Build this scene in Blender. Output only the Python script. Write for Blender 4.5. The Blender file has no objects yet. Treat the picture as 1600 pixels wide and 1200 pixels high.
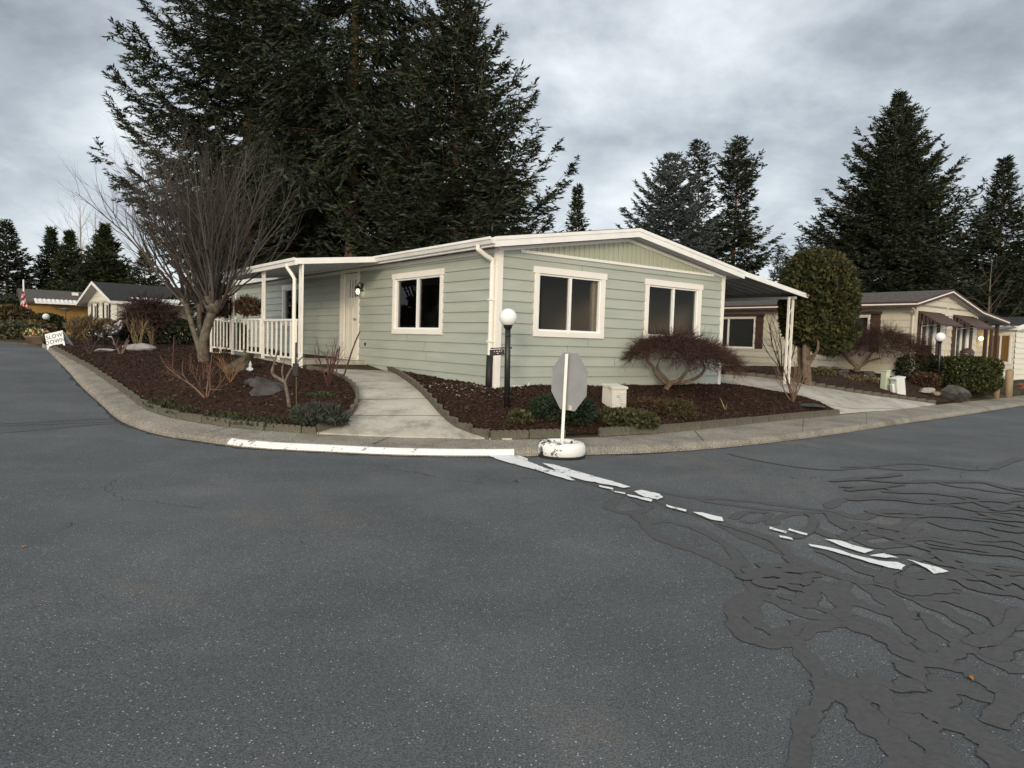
import bpy, bmesh, math, random
import numpy as np
from mathutils import Vector, Matrix
from mathutils.geometry import delaunay_2d_cdt
SC = bpy.context.scene
COL = SC.collection
R_ = math.radians

# ------------------------------------------------------------------ camera
F_PX, PITCH, ROLL, YAW = 1109.0, R_(-3.4704), R_(1.7622), R_(37.0829)
EYE = np.array([0, 0, 1.5])
FW = np.array([0, math.cos(PITCH), math.sin(PITCH)])
_u0 = np.array([0, -math.sin(PITCH), math.cos(PITCH)]); _r0 = np.array([1., 0, 0])
RT = math.cos(ROLL) * _r0 + math.sin(ROLL) * _u0
UP = -math.sin(ROLL) * _r0 + math.cos(ROLL) * _u0
cam = bpy.data.cameras.new('camera'); cam.sensor_width = 36; cam.lens = 36 * F_PX / 1600
cam.clip_start = .05; cam.clip_end = 2000
camo = bpy.data.objects.new('camera', cam); COL.objects.link(camo)
camo.matrix_world = Matrix(((RT[0], UP[0], -FW[0], EYE[0]), (RT[1], UP[1], -FW[1], EYE[1]), (RT[2], UP[2], -FW[2], EYE[2]), (0, 0, 0, 1)))
SC.camera = camo

# ------------------------------------------------------------------ world, sun, exposure
SUN_EL, SUN_AZ = 13.0, 189.0
w = bpy.data.worlds.new('World'); SC.world = w; w.use_nodes = True
nt = w.node_tree; nt.nodes.clear()
def N(t, tree=None, **kw):
    n = (tree or nt).nodes.new(t)
    for k, v in kw.items(): setattr(n, k, v)
    return n
def lk(a, b, tree=None): (tree or nt).links.new(a, b)
def math_(op, a, b=None, tree=None, clamp=False):
    n = N('ShaderNodeMath', tree, operation=op, use_clamp=clamp)
    for i, x in enumerate((a, b)):
        if x is None: continue
        if isinstance(x, (int, float)): n.inputs[i].default_value = x
        else: lk(x, n.inputs[i], tree)
    return n.outputs[0]
def ramp(fac, stops, tree=None, interp='LINEAR'):
    n = N('ShaderNodeValToRGB', tree); cr = n.color_ramp; cr.interpolation = interp
    while len(cr.elements) < len(stops): cr.elements.new(.5)
    for e, (p, c) in zip(cr.elements, stops):
        e.position = p; e.color = (*c, 1) if len(c) == 3 else c
    lk(fac, n.inputs[0], tree); return n.outputs[0]
tc = N('ShaderNodeTexCoord'); sx = N('ShaderNodeSeparateXYZ'); lk(tc.outputs['Generated'], sx.inputs[0])
zc = math_('ADD', math_('MAXIMUM', sx.outputs[2], 0.0), .34)
cv = N('ShaderNodeCombineXYZ'); lk(math_('DIVIDE', sx.outputs[0], zc), cv.inputs[0]); lk(math_('DIVIDE', sx.outputs[1], zc), cv.inputs[1])
mpw = N('ShaderNodeMapping'); lk(cv.outputs[0], mpw.inputs[0]); mpw.inputs['Location'].default_value = (4.5, 8.1, 1.7)
n1 = N('ShaderNodeTexNoise'); lk(mpw.outputs[0], n1.inputs['Vector']); n1.inputs['Scale'].default_value = 2.1; n1.inputs['Detail'].default_value = 7; n1.inputs['Roughness'].default_value = .56; n1.inputs['Distortion'].default_value = .12
cloud = ramp(n1.outputs[0], [(.30, (.28, .32, .37)), (.39, (.41, .455, .51)), (.46, (.55, .605, .66)), (.54, (.72, .78, .82)), (.64, (.96, 1.0, 1.02))])
lowf = math_('SUBTRACT', 1.0, math_('MULTIPLY', math_('MAXIMUM', sx.outputs[2], 0.0), 2.6), clamp=True)
mixh = N('ShaderNodeMix', data_type='RGBA'); lk(math_('MULTIPLY', lowf, .5), mixh.inputs[0]); lk(cloud, mixh.inputs[6]); mixh.inputs[7].default_value = (.70, .77, .83, 1)
# bright break in the clouds low behind the photographer (the evening light)
back = math_('MULTIPLY', math_('POWER', math_('MAXIMUM', math_('MULTIPLY', sx.outputs[1], -1.0), 0.0), 1.5), math_('SUBTRACT', 1.0, math_('MULTIPLY', math_('MAXIMUM', sx.outputs[2], 0.0), .8), clamp=True))
glow = N('ShaderNodeMix', data_type='RGBA', blend_type='ADD'); glow.clamp_result = False
glow.inputs[0].default_value = 1.0
gm = N('ShaderNodeMix', data_type='RGBA', blend_type='MULTIPLY'); gm.inputs[0].default_value = 1.0
gc = N('ShaderNodeCombineXYZ')
lk(math_('MULTIPLY', back, 2.0), gc.inputs[0]); lk(math_('MULTIPLY', back, 1.78), gc.inputs[1]); lk(math_('MULTIPLY', back, 1.48), gc.inputs[2])
lk(mixh.outputs[2], glow.inputs[6]); lk(gc.outputs[0], glow.inputs[7])
bgc = N('ShaderNodeBackground'); lk(glow.outputs[2], bgc.inputs[0]); bgc.inputs[1].default_value = 1.0
sky = N('ShaderNodeTexSky', sky_type='NISHITA'); sky.sun_disc = False; sky.sun_elevation = R_(SUN_EL); sky.sun_rotation = R_(SUN_AZ)
bgs = N('ShaderNodeBackground'); lk(sky.outputs[0], bgs.inputs[0]); bgs.inputs[1].default_value = .08
mxs = N('ShaderNodeMixShader'); mxs.inputs[0].default_value = .9
lk(bgs.outputs[0], mxs.inputs[1]); lk(bgc.outputs[0], mxs.inputs[2])
wo = N('ShaderNodeOutputWorld'); lk(mxs.outputs[0], wo.inputs[0])
sl = bpy.data.lights.new('sun', 'SUN'); sl.energy = 1.5; sl.angle = R_(11); sl.color = (1, .84, .62)
so = bpy.data.objects.new('sun', sl); COL.objects.link(so); so.location = (0, -10, 30)
_sd = Vector((math.sin(R_(SUN_AZ)) * math.cos(R_(SUN_EL)), math.cos(R_(SUN_AZ)) * math.cos(R_(SUN_EL)), math.sin(R_(SUN_EL))))
so.rotation_euler = _sd.to_track_quat('Z', 'Y').to_euler()
SC.view_settings.view_transform = 'Standard'; SC.view_settings.look = 'None'
SC.view_settings.exposure = 0.12; SC.view_settings.gamma = 1.0; SC.view_settings.use_curve_mapping = False

# ------------------------------------------------------------------ survey: picture rays onto the terrain
def ray(u, v):
    d = FW * F_PX + RT * (u - 800) - UP * (v - 600)
    return d / d[1]
def at(u, v, Y): return EYE + ray(u, v) * Y
D1 = np.array([-math.sin(YAW), math.cos(YAW), 0]); D2 = np.array([math.cos(YAW), math.sin(YAW), 0])
P0 = np.array([-.2933, 12.0181, .67])
C2 = np.array([12.991, 23.1, .667])
def zr(x, y):                                          # road: flat by the photographer, climbing to the left
    q = x * D1[0] + y * D1[1] - 11.0
    z = .058 * (q + np.sqrt(q * q + 4.0)) / 2 - .02
    return 1.0 - np.log1p(np.exp(np.clip((1.0 - z) * 9, -40, 40))) / 9 if not np.isscalar(z) else float(1.0 - math.log1p(math.exp(min(40, (1.0 - z) * 9))) / 9)
def survey(u, v, surf, y0=1.2, y1=70.0):
    d = ray(u, v); Y = np.arange(y0, y1, .05); P = EYE[None] + d[None] * Y[:, None]
    g = P[:, 2] - surf(P[:, 0], P[:, 1]); i = np.argmax(g < 0)
    if g[i] >= 0: return P[-1]
    if i == 0: return P[0]
    t = g[i - 1] / (g[i - 1] - g[i]); return P[i - 1] * (1 - t) + P[i] * t
KERB_UP = .13
PAIRS = [((66, 541), (84, 545)), ((84, 558), (110, 560)), ((107, 581), (135, 574)), ((127, 605), (160, 591)), ((161, 635), (195, 615)),
         ((180, 654), (221, 637)), ((210, 669), (255, 650)), ((255, 682), (300, 659)), ((319, 691), (370, 669)), ((394, 702), (440, 675)),
         ((525, 708), (560, 681)), ((600, 712), (640, 684)), ((700, 714), (730, 686)), ((800, 714), (800, 687)), ((920, 711), (880, 685)),
         ((1000, 709), (980, 681)), ((1100, 703), (1080, 673)), ((1200, 693), (1190, 660)), ((1300, 680), (1313, 648)), ((1400, 664), (1390, 641)),
         ((1500, 650), (1460, 633)), ((1600, 634), (1545, 624)), ((1720, 616), (1650, 612))]
def zr_up(x, y): return zr(x, y) + KERB_UP
FOOT = [survey(*a, zr) for a, b in PAIRS]
BACK = [survey(*b, zr_up) for a, b in PAIRS]
LEFT_END = [np.array([*p, 0]) for p in ((-60, 30.5), (-32, 29.0), (-24, 27.6))]
def hpt(s, off, h): p = P0 + D1 * s - D2 * off; return (p[0], p[1], P0[2] + h)
def rpt(s, off, h): p = P0 + D2 * s - D1 * off; return (p[0], p[1], P0[2] + h)
CTRL = [tuple(p) for p in BACK] + [hpt(0, 0, -.01), hpt(2, 0, .04), hpt(4, 0, .09), hpt(5, 0, .21), hpt(6, 0, .28), hpt(10, 0, .3), hpt(17, 0, .36),
        hpt(3.6, 1.95, .13), hpt(6, 2.1, .2), hpt(8, 2.1, .23), hpt(10.4, 2.1, .25), hpt(14, 2.2, .3), hpt(20, 3, .36), rpt(2, 0, -.01), rpt(4, 0, -.01), rpt(6.1, 0, 0), rpt(8.4, .2, -.02), rpt(8.5, -8, 0.05), rpt(6, -17, .2), rpt(0, -22, .38),
        (C2[0], C2[1], .62), tuple(C2 + D1 * 8 - [0, 0, .04]), tuple(C2 + D2 * 6 - [0, 0, .1]), tuple(C2 + D1 * 16 - [0, 0, 0]), (25, 33, .5), (32, 36, .45), (60, 30, .2), (60, 60, .6), (0, 60, 1.0), (30, 60, .8), (-40, 60, 1.0),
        (-23, 42, .98), (-28, 47, 1.0), (-33, 48, .98), (-20, 33, .96), (-60, 45, .98), (-60, 60, 1.0), (-15, 36, 1.0)]
for p in LEFT_END: CTRL.append((p[0], p[1], zr(p[0], p[1]) + .03))
_C = np.array(CTRL)
def _phi(r2): return np.where(r2 > 1e-12, r2 * np.log(np.maximum(r2, 1e-12)), 0)
_n = len(_C); _K = _phi(((_C[:, None, :2] - _C[None, :, :2]) ** 2).sum(-1)) + np.eye(_n) * .6
_A = np.zeros((_n + 3, _n + 3)); _A[:_n, :_n] = _K; _A[:_n, _n] = 1; _A[:_n, _n + 1:] = _C[:, :2]; _A[_n, :_n] = 1; _A[_n + 1:, :_n] = _C[:, :2].T
_W = np.linalg.solve(_A, np.concatenate([_C[:, 2], np.zeros(3)]))
def zy(x, y):
    x = np.clip(np.asarray(x, float), -60, 60); y = np.clip(np.asarray(y, float), 5, 60); sh = x.shape
    x = x.ravel(); y = y.ravel()
    v = _phi((x[:, None] - _C[None, :, 0]) ** 2 + (y[:, None] - _C[None, :, 1]) ** 2) @ _W[:_n] + _W[_n] + x * _W[_n + 1] + y * _W[_n + 2]
    return v.reshape(sh)
def zys(x, y): return float(zy(np.array([x]), np.array([y]))[0])
def G(u, v): return survey(u, v, zy)
def ppm(p): return F_PX / p[1]

# ------------------------------------------------------------------ materials
def newmat(name):
    m = bpy.data.materials.new(name); m.use_nodes = True; t = m.node_tree
    return m, t, t.nodes['Principled BSDF']
def M(name, c1, c2=None, scale=4, rough=.8, bump=0, bscale=60, spec=.3, detail=6, lo=.35, hi=.65, metal=0, stretch=None):
    m, t, p = newmat(name)
    p.inputs['Roughness'].default_value = rough; p.inputs['Specular IOR Level'].default_value = spec; p.inputs['Metallic'].default_value = metal
    p.inputs['Base Color'].default_value = (*c1, 1)
    if c2 or bump:
        tcn = N('ShaderNodeTexCoord', t); vec = tcn.outputs['Object']
        if stretch:
            mp = N('ShaderNodeMapping', t); mp.inputs['Scale'].default_value = stretch; lk(vec, mp.inputs[0], t); vec = mp.outputs[0]
    if c2:
        n = N('ShaderNodeTexNoise', t); n.inputs['Scale'].default_value = scale; n.inputs['Detail'].default_value = detail; lk(vec, n.inputs['Vector'], t)
        lk(ramp(n.outputs[0], [(lo, c1), (hi, c2)], t), p.inputs['Base Color'], t)
    if bump:
        n = N('ShaderNodeTexNoise', t); n.inputs['Scale'].default_value = bscale; n.inputs['Detail'].default_value = 4; lk(vec, n.inputs['Vector'], t)
        b = N('ShaderNodeBump', t); b.inputs['Strength'].default_value = bump; b.inputs['Distance'].default_value = .02; lk(n.outputs[0], b.inputs['Height'], t); lk(b.outputs[0], p.inputs['Normal'], t)
    return m
def LEAF(name, c1, c2, c3=None, rough=.75):            # leaves and twigs: each leaf its own shade
    m, t, p = newmat(name); g = N('ShaderNodeNewGeometry', t)
    lk(ramp(g.outputs['Random Per Island'], [(0, c1), (.6, c2), (1, c3 or c2)], t), p.inputs['Base Color'], t)
    p.inputs['Roughness'].default_value = rough; p.inputs['Specular IOR Level'].default_value = .25
    return m
def glass_mat(name, tint=.75, refl=1.0):
    m, t, p = newmat(name); t.nodes.remove(p)
    gl = N('ShaderNodeBsdfGlossy', t); gl.inputs['Roughness'].default_value = .015; gl.inputs[0].default_value = (refl, refl, refl, 1)
    tr = N('ShaderNodeBsdfTransparent', t); tr.inputs[0].default_value = (tint, tint, tint * .97, 1)
    fr = N('ShaderNodeFresnel', t); fr.inputs[0].default_value = 1.5
    mx = N('ShaderNodeMixShader', t); lk(math_('MULTIPLY', fr.outputs[0], .5, t, True), mx.inputs[0], t); lk(tr.outputs[0], mx.inputs[1], t); lk(gl.outputs[0], mx.inputs[2], t)
    lk(mx.outputs[0], t.nodes['Material Output'].inputs[0], t); return m
def emis(name, c, s):
    m, t, p = newmat(name); p.inputs['Base Color'].default_value = (*c, 1); p.inputs['Emission Color'].default_value = (*c, 1); p.inputs['Emission Strength'].default_value = s; return m

def asphalt_mat():
    m, t, p = newmat('asphalt'); tcn = N('ShaderNodeTexCoord', t); v = tcn.outputs['Object']
    a = N('ShaderNodeTexNoise', t); a.inputs['Scale'].default_value = .55; a.inputs['Detail'].default_value = 10; a.inputs['Roughness'].default_value = .62; lk(v, a.inputs['Vector'], t)
    base = ramp(a.outputs[0], [(.30, (.074, .079, .083)), (.5, (.097, .104, .109)), (.70, (.130, .134, .137))], t)
    st = N('ShaderNodeTexNoise', t); st.inputs['Scale'].default_value = .42; st.inputs['Detail'].default_value = 7; st.inputs['Roughness'].default_value = .7
    stm = N('ShaderNodeMapping', t); stm.inputs['Location'].default_value = (5.2, 1.7, 0); lk(v, stm.inputs[0], t); lk(stm.outputs[0], st.inputs['Vector'], t)
    tan = N('ShaderNodeMix', t, data_type='RGBA'); lk(ramp(st.outputs[0], [(.56, (0, 0, 0)), (.70, (.5, .5, .5))], t), tan.inputs[0], t); lk(base, tan.inputs[6], t); tan.inputs[7].default_value = (.17, .15, .12, 1); base = tan.outputs[2]
    b = N('ShaderNodeTexNoise', t); b.inputs['Scale'].default_value = 130; b.inputs['Detail'].default_value = 3; lk(v, b.inputs['Vector'], t)
    gr = ramp(b.outputs[0], [(.28, (.42, .42, .42)), (.5, (.95, .95, .95)), (.72, (1.6, 1.6, 1.6))], t)
    mu = N('ShaderNodeMix', t, data_type='RGBA', blend_type='MULTIPLY'); mu.inputs[0].default_value = 1; lk(base, mu.inputs[6], t); lk(gr, mu.inputs[7], t)
    vo = N('ShaderNodeTexVoronoi', t); vo.inputs['Scale'].default_value = 70; lk(v, vo.inputs['Vector'], t)
    sxx = N('ShaderNodeSeparateColor', t); lk(vo.outputs['Color'], sxx.inputs[0], t)
    spot = math_('MULTIPLY', math_('LESS_THAN', vo.outputs['Distance'], .24, t), math_('GREATER_THAN', sxx.outputs[0], .80, t), t)
    sp = N('ShaderNodeMix', t, data_type='RGBA'); lk(math_('MULTIPLY', spot, sxx.outputs[1], t), sp.inputs[0], t); lk(mu.outputs[2], sp.inputs[6], t); sp.inputs[7].default_value = (.55, .55, .54, 1)
    # fine cracks wandering through
    mp = N('ShaderNodeMapping', t); lk(v, mp.inputs[0], t)
    dn = N('ShaderNodeTexNoise', t); dn.inputs['Scale'].default_value = 1.4; dn.inputs['Detail'].default_value = 5; lk(v, dn.inputs['Vector'], t)
    mv = N('ShaderNodeMix', t, data_type='RGBA', blend_type='LINEAR_LIGHT'); mv.inputs[0].default_value = .35; lk(v, mv.inputs[6], t); lk(dn.outputs[1], mv.inputs[7], t)
    cr = N('ShaderNodeTexVoronoi', t, feature='DISTANCE_TO_EDGE'); cr.inputs['Scale'].default_value = .42; lk(mv.outputs[2], cr.inputs['Vector'], t)
    cn = N('ShaderNodeTexNoise', t); cn.inputs['Scale'].default_value = .5; lk(v, cn.inputs['Vector'], t)
    ck = math_('MULTIPLY', math_('LESS_THAN', cr.outputs['Distance'], .0022, t), math_('GREATER_THAN', cn.outputs[0], .56, t), t)
    cm = N('ShaderNodeMix', t, data_type='RGBA'); lk(math_('MULTIPLY', ck, .7, t), cm.inputs[0], t); lk(sp.outputs[2], cm.inputs[6], t); cm.inputs[7].default_value = (.02, .02, .02, 1)
    lk(cm.outputs[2], p.inputs['Base Color'], t); p.inputs['Roughness'].default_value = .88; p.inputs['Specular IOR Level'].default_value = .25
    bp = N('ShaderNodeBump', t); bp.inputs['Strength'].default_value = .7; bp.inputs['Distance'].default_value = .006; lk(b.outputs[0], bp.inputs['Height'], t); lk(bp.outputs[0], p.inputs['Normal'], t)
    return m
def concrete_mat(name, c, stain=.6, fine=1.0):
    m, t, p = newmat(name); tcn = N('ShaderNodeTexCoord', t); v = tcn.outputs['Object']
    a = N('ShaderNodeTexNoise', t); a.inputs['Scale'].default_value = 1.6; a.inputs['Detail'].default_value = 9; a.inputs['Roughness'].default_value = .68; lk(v, a.inputs['Vector'], t)
    base = ramp(a.outputs[0], [(.32, tuple(k * stain for k in c)), (.5, c), (.7, tuple(k * 1.22 for k in c))], t)
    b = N('ShaderNodeTexNoise', t); b.inputs['Scale'].default_value = 95; b.inputs['Detail'].default_value = 3; lk(v, b.inputs['Vector'], t)
    gr = ramp(b.outputs[0], [(.3, (1 - .5 * fine,) * 3), (.5, (1, 1, 1)), (.7, (1 + .5 * fine,) * 3)], t)
    mu = N('ShaderNodeMix', t, data_type='RGBA', blend_type='MULTIPLY'); mu.inputs[0].default_value = 1; lk(base, mu.inputs[6], t); lk(gr, mu.inputs[7], t)
    lk(mu.outputs[2], p.inputs['Base Color'], t); p.inputs['Roughness'].default_value = .9; p.inputs['Specular IOR Level'].default_value = .2
    bp = N('ShaderNodeBump', t); bp.inputs['Strength'].default_value = .4; bp.inputs['Distance'].default_value = .005; lk(b.outputs[0], bp.inputs['Height'], t); lk(bp.outputs[0], p.inputs['Normal'], t)
    return m
def chipped_mat(name, white=(.78, .78, .76), under=(.03, .03, .03), lo=.36, scale=9):
    m, t, p = newmat(name); tcn = N('ShaderNodeTexCoord', t)
    a = N('ShaderNodeTexNoise', t); a.inputs['Scale'].default_value = scale; a.inputs['Detail'].default_value = 8; a.inputs['Roughness'].default_value = .7; lk(tcn.outputs['Object'], a.inputs['Vector'], t)
    b = N('ShaderNodeTexNoise', t); b.inputs['Scale'].default_value = 3; lk(tcn.outputs['Object'], b.inputs['Vector'], t)
    f = math_('ADD', math_('MULTIPLY', a.outputs[0], .6, t), math_('MULTIPLY', b.outputs[0], .4, t), t)
    lk(ramp(f, [(lo, under), (lo + .035, white)], t), p.inputs['Base Color'], t); p.inputs['Roughness'].default_value = .6
    return m

ASPH = asphalt_mat()
SEAL = M('crack_sealant', (.068, .068, .068), (.088, .087, .086), 26, .85, .25, 60, .3, lo=.3, hi=.7)
JOINT = M('joint_dirt', (.13, .12, .10), None, rough=.95)
SEALEDGE = M('sealant_edge', (.036, .035, .034), None, rough=.9)
PAINT = chipped_mat('road_paint', (.80, .80, .78), (.10, .10, .10), .40, 22)
AGG = concrete_mat('aggregate_concrete', (.255, .23, .19), .62, 1.9)
CONC = concrete_mat('path_concrete', (.43, .40, .34), .5, .6)
DRIVE = concrete_mat('drive_concrete', (.43, .405, .35), .6, .5)
EDGE = concrete_mat('edging_concrete', (.125, .115, .09), .45, .8)
MULCH = M('bark_mulch', (.017, .009, .0062), (.050, .026, .0175), 22, .95, .9, 45, .1)
CHIP = LEAF('bark_chips', (.020, .0105, .007), (.054, .029, .020), (.115, .07, .046), .95)
SOIL = M('ground_soil', (.045, .038, .025), (.075, .065, .04), 2, .95, .6, 20, .1)
GRASSY = M('mossy_grass', (.035, .045, .018), (.06, .07, .03), 3, .95, .5, 40, .1)
SAGE = M('sage_siding', (.335, .362, .312), (.388, .412, .36), 2.2, .55, .05, 150, .3, stretch=(.4, .4, 2.5))
GABLE = M('gable_panel', (.36, .375, .285), (.385, .40, .31), 2, .5)
TRIM = M('white_trim', (.80, .77, .70), (.76, .73, .66), 2.5, .45)
FASC = M('white_fascia', (.80, .79, .755), (.72, .71, .68), 3, .4)
SASH = M('vinyl_sash', (.82, .82, .80), None, rough=.35)
SOFFIT = M('soffit_paint', (.42, .44, .45), None, rough=.7)
ROOF = M('roof_shingle', (.030, .030, .032), (.055, .053, .052), 12, .95, .7, 40, .1)
ROOFBR = M('brown_shingle', (.075, .068, .060), (.125, .112, .10), 8, .95, .7, 40, .1, stretch=(1, 1, 6))
GLASS = glass_mat('window_glass', .6); DARKGL = glass_mat('dim_glass', .5)
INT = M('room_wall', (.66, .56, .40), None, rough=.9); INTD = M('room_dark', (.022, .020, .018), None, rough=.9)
BLIND = M('window_blind', (.50, .48, .42), None, rough=.8); GREYBLIND = M('grey_blind', (.16, .17, .18), None, rough=.6)
DOORM = M('door_paint', (.80, .76, .66), None, rough=.4)
BLACK = M('black_metal', (.012, .012, .013), None, rough=.4, spec=.5); BLKPL = M('black_plastic', (.014, .014, .014), None, rough=.55)
GLOBE = M('white_globe', (.80, .80, .79), None, rough=.25, spec=.5)
BULB = emis('lit_bulb', (1, .86, .55), 9); BULB2 = emis('lit_porch_bulb', (1, .68, .28), 12)
CARPORT = M('carport_metal', (.20, .205, .21), None, rough=.5)
GALV = M('sign_aluminium', (.275, .275, .275), (.315, .315, .315), 5, .45, metal=.0, spec=.5)
RUSTY = M('utility_paint', (.62, .60, .53), (.36, .30, .20), 9, .6, lo=.55, hi=.75)
GREENBOX = M('green_utility_paint', (.44, .50, .36), (.50, .55, .42), 4, .5); WHITEBOX = M('white_plastic', (.62, .64, .60), (.70, .71, .68), 4, .5)
TYREW = chipped_mat('painted_rubber', (.78, .78, .76), (.02, .02, .02), .425, 10); RUBBER = M('rubber', (.018, .018, .018), None, rough=.8)
BEIGE = M('beige_siding', (.54, .495, .40), (.59, .545, .44), 1.5, .6); BEIGEW = M('pale_siding', (.66, .64, .55), (.70, .68, .59), 1.5, .6)
BROWN = M('brown_trim', (.060, .034, .026), (.075, .043, .033), 3, .6); OCHRE = M('ochre_siding', (.28, .165, .05), (.33, .20, .065), 2, .7)
TIMBER = M('weathered_timber', (.24, .17, .10), (.32, .24, .15), 6, .85, .3, 30, stretch=(3, 3, .6))
BARK = M('fir_bark', (.075, .045, .026), (.17, .10, .056), 5, .95, 1.0, 14, .1, stretch=(2, 2, .5))
BARKG = M('grey_bark', (.075, .064, .05), (.15, .13, .10), 9, .9, .5, 25, .15)
BARKR = M('maple_bark', (.105, .075, .052), (.19, .145, .105), 9, .9, .5, 30, .15)
TWIG = LEAF('grey_twig', (.034, .028, .024), (.064, .054, .046), (.095, .082, .07), .9)
PALETWIG = LEAF('pale_twig', (.22, .20, .18), (.30, .27, .24), None, .9)
REDTWIG = LEAF('maple_twig', (.028, .015, .012), (.056, .029, .023), (.085, .048, .038), .85)
CANE = LEAF('red_cane', (.060, .022, .02), (.095, .038, .032), (.12, .065, .05), .7)
TANTWIG = LEAF('tan_twig', (.15, .105, .06), (.22, .16, .095), None, .9); ROSE = LEAF('rose_cane', (.10, .055, .04), (.16, .09, .065), (.20, .14, .09), .8)
FIR = LEAF('fir_needles', (.014, .021, .013), (.030, .041, .022), (.060, .068, .034))
FIRBLUE = LEAF('blue_spruce_needles', (.042, .054, .054), (.078, .096, .093), (.11, .13, .12))
FIRG = LEAF('cedar_sprays', (.014, .022, .009), (.032, .044, .017), (.055, .062, .022))
ARBOR = LEAF('arborvitae_leaf', (.015, .020, .008), (.040, .044, .014), (.078, .062, .020))
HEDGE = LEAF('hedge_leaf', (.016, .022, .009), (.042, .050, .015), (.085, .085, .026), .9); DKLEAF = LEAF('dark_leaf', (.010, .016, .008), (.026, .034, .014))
YELLEAF = LEAF('yellow_green_leaf', (.026, .029, .012), (.054, .057, .022), (.095, .088, .04)); GREYLEAF = LEAF('grey_green_leaf', (.028, .034, .026), (.052, .058, .044), (.08, .085, .062))
RUSTLEAF = LEAF('rust_leaf', (.035, .018, .011), (.065, .034, .019), (.10, .06, .03)); STRAW = LEAF('straw_blade', (.10, .075, .04), (.15, .11, .06), (.19, .145, .08)); PURPLE = LEAF('purple_leaf', (.028, .015, .014), (.055, .030, .027), (.075, .045, .038))
ROCKM = M('grey_rock', (.045, .042, .038), (.095, .09, .08), 5, .9, .8, 12, .2); ROCKB = M('mossy_rock', (.045, .042, .032), (.095, .088, .066), 4, .9, .8, 10, .2); ROCKP = M('pale_rock', (.24, .23, .21), (.36, .34, .31), 6, .9, .6, 15)

# ------------------------------------------------------------------ mesh building
class MB:
    def __init__(s): s.v = []; s.f = []; s.m = []
    def add(s, vs, fs, mi=0):
        b = len(s.v); s.v += [tuple(map(float, p)) for p in vs]; s.f += [tuple(b + i for i in f) for f in fs]; s.m += [mi] * len(fs); return s
    def box(s, x0, x1, y0, y1, z0, z1, mi=0):
        return s.add([(x0, y0, z0), (x1, y0, z0), (x1, y1, z0), (x0, y1, z0), (x0, y0, z1), (x1, y0, z1), (x1, y1, z1), (x0, y1, z1)],
                     [(3, 2, 1, 0), (4, 5, 6, 7), (0, 1, 5, 4), (1, 2, 6, 5), (2, 3, 7, 6), (3, 0, 4, 7)], mi)
    def bar(s, a, b, wx, wy, ref=(0, 0, 1), mi=0):       # square bar from a to b
        a = Vector(a); b = Vector(b); d = (b - a).normalized(); r = Vector(ref)
        if abs(d.dot(r)) > .95: r = Vector((1, 0, 0))
        x = d.cross(r).normalized() * wx / 2; y = d.cross(x).normalized() * wy / 2
        vs = [p + q for p in (a, b) for q in (-x - y, x - y, x + y, -x + y)]
        return s.add(vs, [(3, 2, 1, 0), (4, 5, 6, 7), (0, 1, 5, 4), (1, 2, 6, 5), (2, 3, 7, 6), (3, 0, 4, 7)], mi)
    def tube(s, pts, rad, n=6, mi=0, cap=True):
        pts = [Vector(p) for p in pts]; k = len(pts)
        if not hasattr(rad, '__len__'): rad = [rad] * k
        vs = []; u = None
        for i, p in enumerate(pts):
            d = (pts[min(i + 1, k - 1)] - pts[max(i - 1, 0)]).normalized()
            if u is None: u = d.orthogonal().normalized()
            u = (u - d * u.dot(d)); u = u.normalized() if u.length > 1e-6 else d.orthogonal().normalized()
            w_ = d.cross(u)
            for j in range(n):
                a = 2 * math.pi * j / n; vs.append(p + (u * math.cos(a) + w_ * math.sin(a)) * rad[i])
        fs = [(i * n + j, i * n + (j + 1) % n, (i + 1) * n + (j + 1) % n, (i + 1) * n + j) for i in range(k - 1) for j in range(n)]
        if cap: fs += [tuple(range(n - 1, -1, -1)), tuple((k - 1) * n + j for j in range(n))]
        return s.add(vs, fs, mi)
    def lathe(s, prof, n=20, c=(0, 0, 0), mi=0):
        vs = [(c[0] + r * math.cos(2 * math.pi * j / n), c[1] + r * math.sin(2 * math.pi * j / n), c[2] + z) for r, z in prof for j in range(n)]
        fs = [(i * n + j, i * n + (j + 1) % n, (i + 1) * n + (j + 1) % n, (i + 1) * n + j) for i in range(len(prof) - 1) for j in range(n)]
        fs += [tuple(range(n - 1, -1, -1)), tuple((len(prof) - 1) * n + j for j in range(n))]
        return s.add(vs, fs, mi)
    def prism(s, poly, vec, mi=0):                       # 3d polygon extruded along vec
        n = len(poly); v = Vector(vec); vs = [Vector(p) for p in poly] + [Vector(p) + v for p in poly]
        return s.add(vs, [tuple(range(n - 1, -1, -1)), tuple(range(n, 2 * n))] + [(i, (i + 1) % n, n + (i + 1) % n, n + i) for i in range(n)], mi)
    def build(s, name, mats, parent=None, smooth=False, bevel=0):
        me = bpy.data.meshes.new(name); me.from_pydata(s.v, [], s.f); me.update()
        if not isinstance(mats, (list, tuple)): mats = [mats]
        for m in mats: me.materials.append(m)
        if len(mats) > 1: me.polygons.foreach_set('material_index', s.m)
        if smooth: me.polygons.foreach_set('use_smooth', [True] * len(me.polygons))
        o = bpy.data.objects.new(name, me); COL.objects.link(o)
        if parent: o.parent = parent
        if bevel:
            b = o.modifiers.new('bevel', 'BEVEL'); b.width = bevel; b.segments = 2; b.limit_method = 'ANGLE'
        return o
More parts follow.
